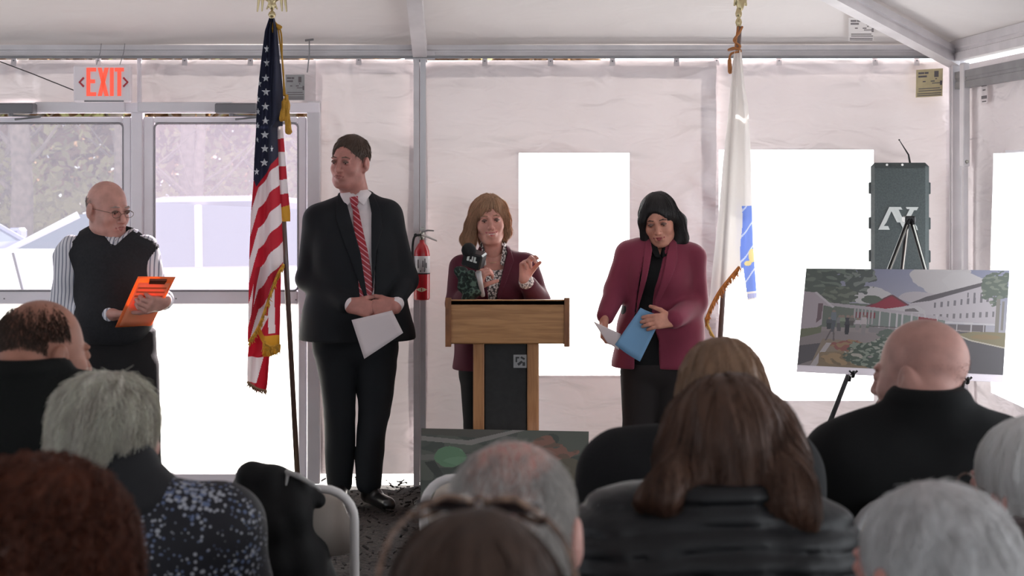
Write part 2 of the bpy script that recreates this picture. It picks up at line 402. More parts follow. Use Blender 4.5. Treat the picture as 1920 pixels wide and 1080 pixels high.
# ================================================================ the tent
YW, XR, XL, YF, ZE = 8.065, 2.433, -5.8, -5.0, 2.2
SLP = .306
wallfab = M_fabric('wall_fabric', (228,219,220), .044, tcol=(224,210,208), noise=.010, gloss=.04, bump=.10)
rooffab = M_fabric('roof_fabric', (214,209,208), .030, tcol=(205,192,188), noise=.004, bump=.05)
vinyl = M_fabric('frosted_vinyl', (245,248,255), .85, transp=.12, tcol=(250,252,255), gloss=.06)
clearv = M_fabric('clear_pane', (235,232,245), 0.8, transp=.93, tint=(.62,.60,.62), tcol=(240,235,255), gloss=.03)
clearv2 = M_fabric('hazy_pane', (236,226,244), .8, transp=.89, tint=(.68,.62,.68), tcol=(242,230,252), gloss=.03)
kick = M_fabric('white_pane', (250,248,240), .8, transp=.10, tcol=(255,252,244))
alu = M('brushed_aluminium', (214,209,211), .45, .05, noise=(6,.1))
alud = M('dull_aluminium', (140,139,141), .5, .3, noise=(9,.12))
white_paint = M('white_door_paint', (246,240,246), .4, noise=(4,.05))
black = M('black_plastic', (28,29,30), .5)
steel = M('steel', (170,168,160), .3, .9)

def struct(o): o['kind'] = 'structure'; return o
# ground inside (mulch) and outside
def terrain(name, x0, x1, y0, y1, nx, ny, amp, mat, zoff=0., f=9):
    xs = np.linspace(x0, x1, nx); ys = np.linspace(y0, y1, ny); X, Y = np.meshgrid(xs, ys); Z = zoff+amp*wav(X, Y, X*0, f, 3, 9)+amp*.6*wav(X, Y, X*0, f*3.1, 5, 9)
    i = np.arange(nx*ny).reshape(ny, nx); F = np.stack([i[:-1,:-1], i[:-1,1:], i[1:,1:], i[1:,:-1]], -1).reshape(-1, 4)
    return struct(obj(name, np.stack([X, Y, Z], -1).reshape(-1, 3), F, mat, loc=(0,0,0)))
mulch = M('dark_mulch', (30,25,24), .95, noise=(55,.75,(70,60,57)), bump=(70,1.,.02), detail=6)
terrain('floor', XL, XR, YF, YW-.01, 260, 400, .006, mulch, -.012, 13)
gravel = M('pale_gravel', (205,202,196), .95, noise=(1.5,.08), bump=(30,.5))
og = terrain('ground', -60, 60, YW+.0, 75, 60, 60, .01, gravel, -.03, 1.1)
# mulch chips near the back wall: loose pieces nobody could count
mb = MB(); r = np.random.default_rng(4)
for i in range(2200):
    x = r.uniform(-1.35, 2.3); y = r.uniform(6.3, 8.15); s = r.uniform(.004, .015)
    R = rot(r.uniform(0,360), r.uniform(-40,40), r.uniform(-40,40)); c = np.array((x, y, .004+.3*s))
    mb.box(c-np.array((s, s*.45, s*.25)), c+np.array((s, s*.45, s*.25)), R=R, c=c)
tag(mb.build('mulch_chips', M('mulch_chip', (36,30,28), .9, noise=(20,.4))), 'loose brown wood mulch chips scattered along the foot of the tent wall', 'mulch', kind='stuff')

def sheet(name, px0, px1, py0, py1, Y, holes, amp, seed, clips=(), h=.018, side=False, mat=None, gather=()):
    """a hanging fabric sheet; x range, y range in photo pixels at the wall plane"""
    (x0, _, z1), (x1, _, z0) = P(px0, py0, Y), P(px1, py1, Y)
    z0 = max(z0, -.02)
    hs = []
    for (a, b, c, d) in holes:
        A = P(a, b, Y); B = P(c, d, Y); hs.append((A[0], B[0], B[2], A[2]))
    def axis(lo, hi, cuts):
        k = [lo]+sorted(c for c in cuts if lo < c < hi)+[hi]; o = []
        for a, b in zip(k[:-1], k[1:]): o += list(np.linspace(a, b, max(2, int((b-a)/h)+1))[:-1])
        return np.array(o+[hi])
    xs = axis(x0, x1, [q for e in hs for q in e[:2]]); zs = axis(z0, z1, [q for e in hs for q in e[2:]])
    X, Z = np.meshgrid(xs, zs)
    def dep(X, Z):
        d = amp*1.6*wav(X, X*0, Z, 3.2, seed, 8, (1,1,1.6))+amp*.32*wav(X, X*0, Z, 8, seed+1, 8, (.7,1,1.4))
        t = np.clip((z1-Z)/.28, 0, 1)          # tension folds fall away from the clips
        for cx in clips:
            c = P(cx, 0, Y)[0]; dx = X-c; dz = z1-Z
            d = d+.014*np.exp(-(dx/(.03+.5*dz))**2)*np.exp(-dz/.22)*np.cos(dx/(.02+.16*dz)*1.5)
        for gx in gather:                       # a vertical bunch of crumples where two sheets are laced
            c = P(gx, 0, Y)[0]; w = np.exp(-((X-c)/.11)**2); d = d+w*.022*wav(X, X*0, Z, 26, seed+7, 8, (1.2,1,.8))
        d = d*np.clip((z1-Z)/.04, .1, 1)
        for (a, b, c2, e) in hs:                # flat around windows
            q = np.maximum(np.maximum(a-X, X-b), np.maximum(c2-Z, Z-e)); d = d*np.clip(q/.18+.15, .15, 1)
        return d
    V = np.stack([X, Y+dep(X, Z), Z], -1)
    if side: V = np.stack([np.full_like(X, side)+dep(X, Z), X, Z], -1)
    i = np.arange(X.size).reshape(X.shape); cx = (X[:-1,:-1]+X[1:,1:])/2; cz = (Z[:-1,:-1]+Z[1:,1:])/2; keep = np.ones(cx.shape, bool)
    for (a, b, c2, e) in hs: keep &= ~((cx > a) & (cx < b) & (cz > c2) & (cz < e))
    F = np.stack([i[:-1,:-1], i[:-1,1:], i[1:,1:], i[1:,:-1]], -1)[keep]
    o = struct(obj(name, V.reshape(-1, 3), F, mat or wallfab))
    dimming_hem = MB()                                   # doubled fabric added behind the edges to darken the sheet's borders
    for (a, b, c2, e) in ((x0, x0+.055, z0, z1), (x1-.055, x1, z0, z1), (x0+.055, x1-.055, z1-.06, z1)):
        dimming_hem.add([(a,Y+.05,c2),(b,Y+.05,c2),(b,Y+.05,e),(a,Y+.05,e)], [(0,1,2,3)])
    dimming_hem.build('dimming_hem', wallfab, o)
    for cx in clips:
        c = P(cx, 0, Y)[0]; q = MB().prism([(c-.012, Y-.012, z1+.02), (c, Y-.012, z1+.055), (c+.012, Y-.012, z1+.02), (c+.014, Y-.012, z1-.03), (c-.014, Y-.012, z1-.03)], (0, .006, 0))
        q.build('fabric_tab', wallfab, o)
        MB().lathe((c, Y-.013, z1-.005), [(.004,-.002),(.004,.002)], 8, (0,1,0)).build('grommet', alud, o)
    return o, hs
def pane(name, h, Y, mat, d=.004, seed=1, marg=.012, side=None, amp=.004):
    a, b, c, e = h; a -= marg; b += marg; c -= marg; e += marg
    xs = np.linspace(a, b, 30); zs = np.linspace(c, e, 40); X, Z = np.meshgrid(xs, zs); D = Y+d+amp*wav(X, X*0, Z, 5, seed)
    V = np.stack([X, D, Z], -1) if side is None else np.stack([D-Y+side, X, Z], -1)
    i = np.arange(X.size).reshape(X.shape); F = np.stack([i[:-1,:-1], i[:-1,1:], i[1:,1:], i[1:,:-1]], -1).reshape(-1, 4)
    return struct(obj(name, V.reshape(-1, 3), F, mat))
# above and beside the doors
sheet('wall_back', -180, 592, 112, 197, YW-.012, [], .012, 11, clips=(27,185,347,470), gather=(40,300))
sheet('wall_back', 588, 792, 111, 889, YW-.005, [], .016, 21, clips=(673,), gather=(640,))
o, hA = sheet('wall_back', 786, 1342, 113, 905, YW-.008, [(973,287,1180,704)], .014, 31, clips=(909,1032,1148,1268), gather=(1322,))
pane('window_1', hA[0], YW-.008, vinyl, seed=3)
o, hB = sheet('wall_back', 1330, 1800, 112, 905, YW+.004, [(1348,281,1638,751)], .014, 41, clips=(1343,1460,1640,1718))
pane('window_2', hB[0], YW+.004, vinyl, seed=4)
# right wall, one window in its first bay
def sidehole(ya, yb, za, zb): return (ya, yb, za, zb)
def side_sheet(name, y0, y1, x, holes, seed, plain=False):
    hs = holes; h = .03 if not plain else .1
    def axis(lo, hi, cuts):
        k = [lo]+sorted(c for c in cuts if lo < c < hi)+[hi]; o = []
        for a, b in zip(k[:-1], k[1:]): o += list(np.linspace(a, b, max(2, int((b-a)/h)+1))[:-1])
        return np.array(o+[hi])
    ys = axis(y0, y1, [q for e in hs for q in e[:2]]); zs = axis(.003, 2.1, [q for e in hs for q in e[2:]]); X, Z = np.meshgrid(ys, zs)
    V = np.stack([x+.014*wav(X, X*0, Z, 3, seed), X, Z], -1); i = np.arange(X.size).reshape(X.shape)
    cx = (X[:-1,:-1]+X[1:,1:])/2; cz = (Z[:-1,:-1]+Z[1:,1:])/2; keep = np.ones(cx.shape, bool)
    for (a, b, c2, e) in hs: keep &= ~((cx > a) & (cx < b) & (cz > c2) & (cz < e))
    return struct(obj(name, V.reshape(-1, 3), np.stack([i[:-1,:-1], i[:-1,1:], i[1:,1:], i[1:,:-1]], -1)[keep], wallfab))
hC = (6.35, 7.56, .5255, 1.655)
side_sheet('wall_right', 5.0, 7.96, XR-.01, [hC], 51)
pane('window_3', hC, 0, vinyl, side=XR-.006, seed=6)
hR = [(2.1, 4.6, .4, 1.85), (-.9, 1.6, .4, 1.85), (-3.9, -1.4, .4, 1.85)]  # unseen windows further along, made large to bring in fill light
side_sheet('wall_right', YF, 5.0, XR-.01, hR, 52, True)
for k, q in enumerate(hR): pane('window_%d' % (k+4), q, 0, vinyl, side=XR-.006, seed=7+k)
hL = [(y, y+2.5, .4, 1.85) for y in (-4.1, -1.1, 1.9, 4.9)]  # left wall windows are out of view, enlarged for more fill
side_sheet('wall_left', YF, YW, XL+.01, hL, 53, True)
for k, q in enumerate(hL): pane('window_%d' % (k+7), q, 0, vinyl, side=XL+.012, seed=17+k)
for (a, b, e, f_) in ((XL, -4.6, 0, 2.1), (.9, XR, 0, 2.1), (-4.6, .9, 1.98, 2.1)):   # unseen wide opening, added behind the audience for fill light
    struct(obj('wall_front', [(a,YF,e),(b,YF,e),(b,YF,f_),(a,YF,f_)], [(0,1,2,3)], wallfab, smooth=False))
V = [(XL, YW, 0), (P(-182,0,YW)[0], YW, 0), (P(-182,0,YW)[0], YW, 2.1), (XL, YW, 2.1)]
struct(obj('wall_back', V, [(0,1,2,3)], wallfab, smooth=False))
# roof: a hipped fabric top
cx = (XL+XR)/2; hw = (XR-XL)/2; rz = ZE+SLP*hw; y0, y1 = YF+hw, YW-hw
V = [(XL,YF,ZE), (XR,YF,ZE), (XR,YW,ZE), (XL,YW,ZE), (cx,y0,rz), (cx,y1,rz)]
def roof_slope(name, c):
    # subdivided slope with a slight sag
    c = [np.array(q, float) for q in c]; n = 40; vs = []
    for i in range(n+1):
        for j in range(n+1):
            s, t = i/n, j/n; p = (c[0]*(1-s)+c[1]*s)*(1-t)+(c[3]*(1-s)+c[2]*s)*t
            p[2] -= .03*math.sin(math.pi*t)*math.sin(math.pi*s)-.004*float(wav(p[0], p[1], p[2], 4, 9)); vs.append(p)
    F = np.array([[i*(n+1)+j, (i+1)*(n+1)+j, (i+1)*(n+1)+j+1, i*(n+1)+j+1] for i in range(n) for j in range(n)])
    return struct(obj(name, vs, F, rooffab))
roof_slope('ceiling', [V[3], V[2], V[5], V[5]]); roof_slope('ceiling', [V[2], V[1], V[4], V[5]])
roof_slope('ceiling', [V[0], V[3], V[5], V[4]]); roof_slope('ceiling', [V[1], V[0], V[4], V[4]])
# frame of the tent
def bar(name, a, b, w, h, mat=alu, up=(0,0,1), grooves=True, parent=None):
    """extruded aluminium section from a to b"""
    a = np.array(a, float); b = np.array(b, float); T = (b-a)/np.linalg.norm(b-a); s = np.cross(T, up); s /= np.linalg.norm(s); u = np.cross(s, T)
    g = .12*min(w, h)
    prof = [(-w/2,-h/2),(w/2,-h/2),(w/2,-h*.12),(w/2-g,-h*.08),(w/2-g,h*.08),(w/2,h*.12),(w/2,h/2),(-w/2,h/2),(-w/2,h*.12),(-w/2+g,h*.08),(-w/2+g,-h*.08),(-w/2,-h*.12)]
    if not grooves: prof = [(-w/2,-h/2),(w/2,-h/2),(w/2,h/2),(-w/2,h/2)]
    o = MB().prism([a+s*x+u*z for x, z in prof], b-a).build(name, mat, parent)
    return o if parent is not None else struct(o)
YB = YW-.05
zb0, zb1 = P(0,109,YB)[2], P(0,85,YB)[2]
bar('beam', (XL, YB, (zb0+zb1)/2), (XR, YB, (zb0+zb1)/2), .06, zb1-zb0, alu)
bar('beam', (XL, YB-.045, zb0+.002), (XR, YB-.045, zb0+.002), .022, .012, alud, grooves=False)
XS = XR-.05
bar('beam', (XS, YF, (zb0+zb1)/2+.0), (XS, YW-.02, (zb0+zb1)/2), .06, .10, alu)
bar('beam', (XS-.0, 5.0, 2.02), (XS, YW-.1, 2.02), .04, .085, alud)
bar('beam', (XL+.05, YF, 2.15), (XL+.05, YW, 2.15), .06, .07, alu)
bar('beam', (XL, YF+.05, 2.15), (XR, YF+.05, 2.15), .06, .07, alu)
xm = P(788, 0, YB)[0]
bar('post', (xm-.018, YB-.01, 0), (xm-.018, YB-.01, ZE-.03), .028, .06, alu, up=(0,1,0))
bar('post', (xm+.014, YB-.01, 0), (xm+.014, YB-.01, ZE-.03), .028, .045, M('post_grey_alloy', (205,203,206), .4, .2), up=(0,1,0))  # second half of the two-tone post, a slightly greyer alloy
bar('rafter', (xm, YB+.02, ZE-.05), (xm, YW-4.1, ZE-.05+SLP*4.05), .07, .07, alu)
MB().box((xm-.075, YB-.05, zb0-.01), (xm+.075, YB-.045, zb0+.035)).build('beam_bracket', alu, None)['kind'] = 'structure'
for x in (-3.0,):
    bar('rafter', (x, YB+.02, ZE-.05), (x, YW-2.7, ZE-.05+SLP*2.65), .07, .07, alu)
for cnx, cny, ey in ((XR, YW, y1), (XL, YW, y1), (XR, YF, y0), (XL, YF, y0)):
    a = np.array((cnx+(-.04 if cnx > 0 else .04), cny+(-.04 if cny > 0 else .04), ZE-.07)); b = np.array((cx, ey, rz-.07)); bar('rafter', a, b, .075, .085, alu)
bar('ridge_beam', (cx, y0, rz-.06), (cx, y1, rz-.06), .07, .08, alu)['kind'] = 'structure'
for (a, b) in ((XR-.045, YW-.06), (XL+.05, YW-.06), (XR-.05, YF+.06), (XL+.05, YF+.06), (XR-.05, 4.9), (XR-.05, 1.9), (XR-.05, -1.2)):
    bar('post', (a, b, 0), (a, b, 2.13), .065, .065, alu, up=(0,1,0))
# bracket sleeve on the corner post with bolts
A = P(1826, 110, YW-.22); bk = MB().box((XR-.075, 7.80, P(0,312,7.8)[2]), (XR-.045, 7.87, 2.1), bev=.004).build('post_sleeve', alu); struct(bk)
for z in (P(0,303,7.8)[2], 2.02): MB().lathe((XR-.06, 7.80, z), [(.009,0),(.009,-.006),(.006,-.009)], 10, (0,1,0)).build('bolt', steel, bk)
bar('post', (XR-.06, 7.83, 0), (XR-.06, 7.83, P(0,312,7.8)[2]), .022, .03, alu, up=(0,1,0))
# thin hooks and lines over the eave beam
hk = MB().tube([P(580,75,YB-.08), P(580,100,YB-.08), P(577,130,YB-.08), P(576,136,YB-.08)], .0035, 6).tube([P(572,76,YB-.08), P(588,74,YB-.08)], .006, 6).build('beam_hook', alud); struct(hk)
hw1 = MB().tube([P(-20,108,YB-.06), P(60,138,YB-.07), P(140,170,YB-.05)], .003, 6).build('guy_line', M('dark_cord', (70,66,66), .8)); struct(hw1)
for x in (188, 232): struct(MB().tube([P(x+2,82,YB-.06), P(x,98,YB-.07), P(x-7,121,YB-.12)], .002, 6).build('sign_wire', alud))
# printed labels sewn to fabric (illegible in the photo: only blurred dark marks)
ink = M('label_ink', (112,106,108), .8)
def label(name, c, txt, base=None, slant=0):
    """c: function (u,v)->point, rows of marks"""
    mb = MB()
    for (u0, v0, u1, v1) in txt: mb.prism([c(u0,v0), c(u1,v0), c(u1,v1), c(u0,v1)], c(0,0,1)-c(0,0,0))
    root = MB().prism([c(0,0,-.5), c(1,0,-.5), c(1,1,-.5), c(0,1,-.5)], (c(0,0,1)-c(0,0,0))*.5).build(name, base or wallfab)
    mb.build('print_marks', ink, root); return root
ROWS = [(.08,.1,.3,.17),(.32,.1,.46,.17),(.08,.22,.4,.29),(.68,.08,.84,.30),(.72,.34,.78,.38),(.25,.42,.36,.46),(.55,.42,.7,.46),(.6,.5,.95,.53),(.9,.44,.98,.6),(.1,.68,.9,.71),(.1,.76,.96,.79),(.05,.86,.95,.89),(.05,.93,.95,.96)]
def on_plane(p0, p1, p2, n=.0012):
    p0, p1, p2 = map(np.array, (p0, p1, p2)); N_ = np.cross(p1-p0, p2-p0); N_ /= np.linalg.norm(N_); N_ = -N_ if N_[1] > 0 else N_
    return lambda u, v, w=0: p0+(p1-p0)*u+(p2-p0)*v+N_*w*n
def roofpt(px, py, off=.012):
    d = np.array(((px-VPX)/FPX, 1, -(py-VPY)/FPX)); k = (ZE+SLP*YW-CAM_H-off)/(d[2]+SLP); q = d*k; return q+np.array((0,0,CAM_H))
lb = label('fabric_label', on_plane(roofpt(1591,33,.035), roofpt(1640,33,.035), roofpt(1591,77,.035)), ROWS, rooffab); tag(lb, 'faded maker label printed on the roof fabric left of the corner rafter', 'label')
lb = label('fabric_label', on_plane(P(1718,131,YW-.03), P(1768,128,YW-.03), P(1717,183,YW-.03)), ROWS, M('beige_label', (205,190,150), .8, noise=(20,.1))); tag(lb, 'beige flame certificate patch sewn on the wall beside the corner post', 'label')
lb = label('fabric_label', on_plane(P(535,140,YW-.05), P(571,140,YW-.05), P(535,188,YW-.05)), ROWS, M('grey_label', (165,165,165), .8, noise=(20,.1))); tag(lb, 'grey printed label above the right door behind the striped flag', 'label')
sl = lambda u, v, w=0: np.array((XR-.035-.001*w, 7.66-.10*u, 1.99-.10*v)); lb = label('fabric_label', sl, [(.1,.1,.9,.16),(.3,.3,.7,.36),(.1,.6,.9,.75),(.2,.85,.8,.9)]); tag(lb, 'narrow pale label on the side wall under the rail', 'label')

# ---------------------------------------------------------------- glass doors
YD = YW-.03
def door(name, x0, x1, hinge_right):
    """x0..x1 in pixels; stiles, rails, panes"""
    root = bpy.data.objects.new(name, None); COL.objects.link(root); root.location = P((x0+x1)/2, 905, YD); root['kind'] = 'structure'
    yb, yt = 912, 219; st = 24
    def B(n, a, b, c, d, dy=.02, mat=white_paint, bev=.006):
        A, C = P(a, d, YD), P(c, b, YD); A[1] = YD-dy; C[1] = YD+dy; return MB().box(A, C, bev=bev).build(n, mat, root)
    B('stile', x0, yt, x0+st-4, yb); B('stile', x1-st+8, yt, x1, yb)
    B('top_rail', x0+st-4, yt, x1-st+8, yt+12); B('mid_rail', x0+st-4, 545, x1-st+8, 571); B('bottom_rail', x0+st-4, 886, x1-st+8, yb)
    # gasket with rounded corners round the upper pane
    gx0, gx1, gy0, gy1, r_ = x0+st-4, x1-st+8, yt+12, 545, 9
    pts = []
    for (ax, ay, s0) in ((gx1-r_, gy0+r_, -90), (gx1-r_, gy1-r_, 0), (gx0+r_, gy1-r_, 90), (gx0+r_, gy0+r_, 180)):
        for k in range(6): a = math.radians(s0+k*18); pts.append(P(ax+r_*math.cos(a), ay+r_*math.sin(a), YD-.016))
    MB().tube(pts, .006, 6, closed=True).build('gasket', M('grey_gasket', (150,146,150), .6), root)
    A, C = P(gx0-2, gy1+2, YD), P(gx1+2, gy0-2, YD)
    struct(obj('glass_pane', [(A[0],YD,A[2]),(C[0],YD,A[2]),(C[0],YD,C[2]),(A[0],YD,C[2])], [(0,1,2,3)], clearv2 if hinge_right else clearv, root))
    A, C = P(gx0-2, 888, YD), P(gx1+2, 569, YD)
    obj('lower_pane', [(A[0],YD,A[2]),(C[0],YD,A[2]),(C[0],YD,C[2]),(A[0],YD,C[2])], [(0,1,2,3)], kick, root)
    cxp = x1-45 if hinge_right else x0+45
    for k in ((x0+20, 555), (x0+60, 560), (x1-60, 556), (x1-20, 562)): MB().lathe(P(k[0], k[1], YD-.021), [(.004,0),(.004,-.002)], 8, (0,1,0)).build('screw', alud, root)
    return root
d1 = door('door_1', -52, 247, False); d2 = door('door_2', 270, 575, True)
def fb(n, a, b, c, d, dy=.03, mat=white_paint, y=YD, bev=.004):
    A, C = P(a, d, y), P(c, b, y); A[1] = y-dy; C[1] = y+dy; o = MB().box(A, C, bev=bev).build(n, mat); return struct(o)
fb('door_frame', 248, 196, 269, 908, .03); fb('door_frame', 577, 190, 601, 905, .035, M('door_jamb', (225,220,224), .45, .1, noise=(5,.05))); fb('door_frame', -78, 190, -53, 905, .035)
fb('door_frame', -78, 193, 601, 212, .04)
fb('door_frame', -78, 912, 601, 922, .05, alud)
fb('door_frame', 258, 108, 265, 212, .015, white_paint, YD-.02)
# closers
def closer(a, b, label_):
    root = thing('door_closer', P((a+b)/2, 212, YD-.06), label_, 'door closer', 'door closers over the glass doors')
    A, C = P(a, 213, YD-.09), P(b, 194, YD-.09); A[1] = YD-.13; C[1] = YD-.042; MB().box(A, C, bev=.006).build('housing', M('closer_grey', (120,118,122), .45, .3), root)
    m = (a+b)/2-10; MB().tube([P(m, 216, YD-.1), P(m+55, 219, YD-.13), P(m+8, 224, YD-.07)], .006, 6).build('arm', alud, root)
    MB().lathe(P(m, 218, YD-.1), [(.012,0),(.012,.016)], 10).build('pivot', alud, root)
closer(-5, 66, 'grey door closer over the left glass door'); closer(405, 483, 'grey door closer over the right glass door by the striped flag')
for s in ((70,238),(262,438)): fb('door_frame', s[0], 192, s[1], 210, .055, M('header_white', (232,228,232), .35))
# exit sign
ex = thing('exit_sign', P(194, 196, YD-.12), 'white exit sign with red letters and arrows over the left door', 'exit sign')
A, C = P(141, 192, YD-.1), P(247, 123, YD-.1); A[1] = YD-.14; C[1] = YD-.08
MB().box(A, C, bev=.008).build('housing', M('sign_housing', (246,238,242), .5), ex)
yy = YD-.1435
m = bpy.data.materials.new('exit_red'); m.use_nodes = True; b = m.node_tree.nodes['Principled BSDF']; b.inputs['Base Color'].default_value = (*lin((225,70,60)), 1); b.inputs['Emission Color'].default_value = (1,.13,.07,1); b.inputs['Emission Strength'].default_value = .28
def pp(x, y): q = P(x, y, yy); return (q[0], yy, q[2])
MB().box(pp(158,191), np.array(pp(232,188))+(0,.002,0)).build('lower_slot', alud, ex)
lt = MB(); e = (0,.003,0); t0, t1 = 127, 180
def L_(poly): lt.prism([pp(*q) for q in poly], e)
L_([(162,t0),(169,t0),(169,t1),(162,t1)]); L_([(169,t0),(180,t0),(180,134),(169,134)]); L_([(169,149),(178,149),(178,156),(169,156)]); L_([(169,173),(180,173),(180,t1),(169,t1)])
L_([(183,t0),(190.5,t0),(203.5,t1),(196,t1)]); L_([(196,t0),(203.5,t0),(190.5,t1),(183,t1)])
L_([(206,t0),(213,t0),(213,t1),(206,t1)]); L_([(215,t0),(232,t0),(232,134),(215,134)]); L_([(220,134),(227,134),(227,t1),(220,t1)])
lt.build('exit_lettering', m, ex)
ar = MB()
for (c, s) in ((147,1),(241,-1)):
    ar.prism([pp(c,154), pp(c+9*s,144), pp(c+11*s,147), pp(c+4*s,154)], e); ar.prism([pp(c,154), pp(c+4*s,154), pp(c+11*s,161), pp(c+9*s,164)], e)
ar.build('direction_arrows', M('arrow_red', (190,60,66), .6), ex)

# ================================================================ outdoors
bark = M('tree_bark', (105,92,82), .9, noise=(8,.3), bump=(25,.6))
r = np.random.default_rng(12)
leafm = M_fabric('leaf_green', (116,112,84), .5, tcol=(168,160,108))
leafb = M_fabric('leaf_brown', (140,112,92), .5, tcol=(170,140,105))
def leaf_cloud(pts, s, mat, name, parent=None, seed=1, n=1):
    rr = np.random.default_rng(seed); N_ = len(pts); c = pts; a = rr.normal(size=(N_,3)); a /= np.linalg.norm(a,axis=1,keepdims=True); b = np.cross(a, rr.normal(size=(N_,3))); b /= np.linalg.norm(b,axis=1,keepdims=True)
    sz = s*(.5+rr.random((N_,1))); V = np.stack([c-a*sz, c+b*sz*.5, c+a*sz, c-b*sz*.5], 1).reshape(-1,3); return obj(name, V, np.arange(N_*4).reshape(-1,4), mat, parent, smooth=False)
kinds = ['slim grey tree trunk', 'thick dark tree trunk', 'leaning brown tree trunk']
TL = ['stout trunk outside the frame left of the left door pane', 'slim trunk at the left edge of the left door pane', 'stout far trunk left of the middle of the left door pane', 'slim dark trunk in the middle of the left door pane', 'broad pale trunk right of the middle of the left door pane', 'thin far trunk at the right of the left door pane', 'thinnest trunk at the meeting of the two doors', 'stout trunk at the left of the right door pane', 'very thin trunk left of middle in the right door pane', 'broad far trunk in the middle of the right door pane', 'thin trunk just left of the striped flag', 'stout trunk behind the striped flag', 'slim trunk right of the striped flag', 'stout trunk hidden behind the tent wall right of the doors']
tx = [(-14.2,30,.22),(-10.8,27.5,.16),(-9.6,33,.24),(-8.6,28,.11),(-7.6,26.5,.2),(-6.9,31,.12),(-6.1,27,.09),(-5.4,29.5,.17),(-4.7,26.8,.1),(-4.2,32,.2),(-3.5,28,.12),(-2.9,30,.16),(-2.2,27,.1),(-1.3,31,.2)]
for k, (x, y, rd) in enumerate(tx):
    root = thing('bare_tree', (x, y, -.03), '', 'tree', 'bare trees behind the parked cars')
    root['label'] = TL[k]
    H = 7+r.random()*3; lean = r.normal()*.25; mb = MB(); pts = [(x+lean*(q/6)**2+.05*math.sin(q*3+k), y+.1*r.normal(), -.03+H*q/6) for q in range(7)]; mb.tube(pts, [rd*(1-.12*q) for q in range(7)], 9); mb.build('trunk', bark, root, smooth=True)
    br = MB()
    for q in range(16):
        t = r.uniform(.12, .95); i = int(t*6); p = np.array(pts[i])*(1-(t*6-i))+np.array(pts[min(6,i+1)])*(t*6-i); a = r.uniform(0, 6.28); L2 = r.uniform(.6, 1.9)
        d = np.array((math.cos(a), math.sin(a), .5+r.random()*.5)); br.tube([p, p+d*L2*.5, p+d*L2+(0,0,.15)], [rd*.3, rd*.18, .01], 5)
    br.build('branches', bark, root, smooth=True)
n = 26000; pts = np.stack([r.uniform(-19, 1, n), r.uniform(27, 36, n), np.abs(r.normal(0, 1., n))*1.6*(.6+.4*np.sin(r.uniform(0,6,n)))], 1)
k = wav(pts[:,0], pts[:,1]*.4, pts[:,2]*1.6, 1.1, 4) > -.35; tag(leaf_cloud(pts[k], .10, leafm, 'undergrowth', seed=3), 'pale green undergrowth leaves filling the wood behind the parked cars', 'undergrowth', kind='stuff')
n = 30000; pts = np.stack([r.uniform(-22, 3, n), r.uniform(37, 42, n), r.uniform(0, 9, n)], 1)
tag(leaf_cloud(pts, .26, leafb, 'distant_thicket', seed=5), 'brown and grey mass of distant thicket closing off the wood', 'thicket', kind='stuff')
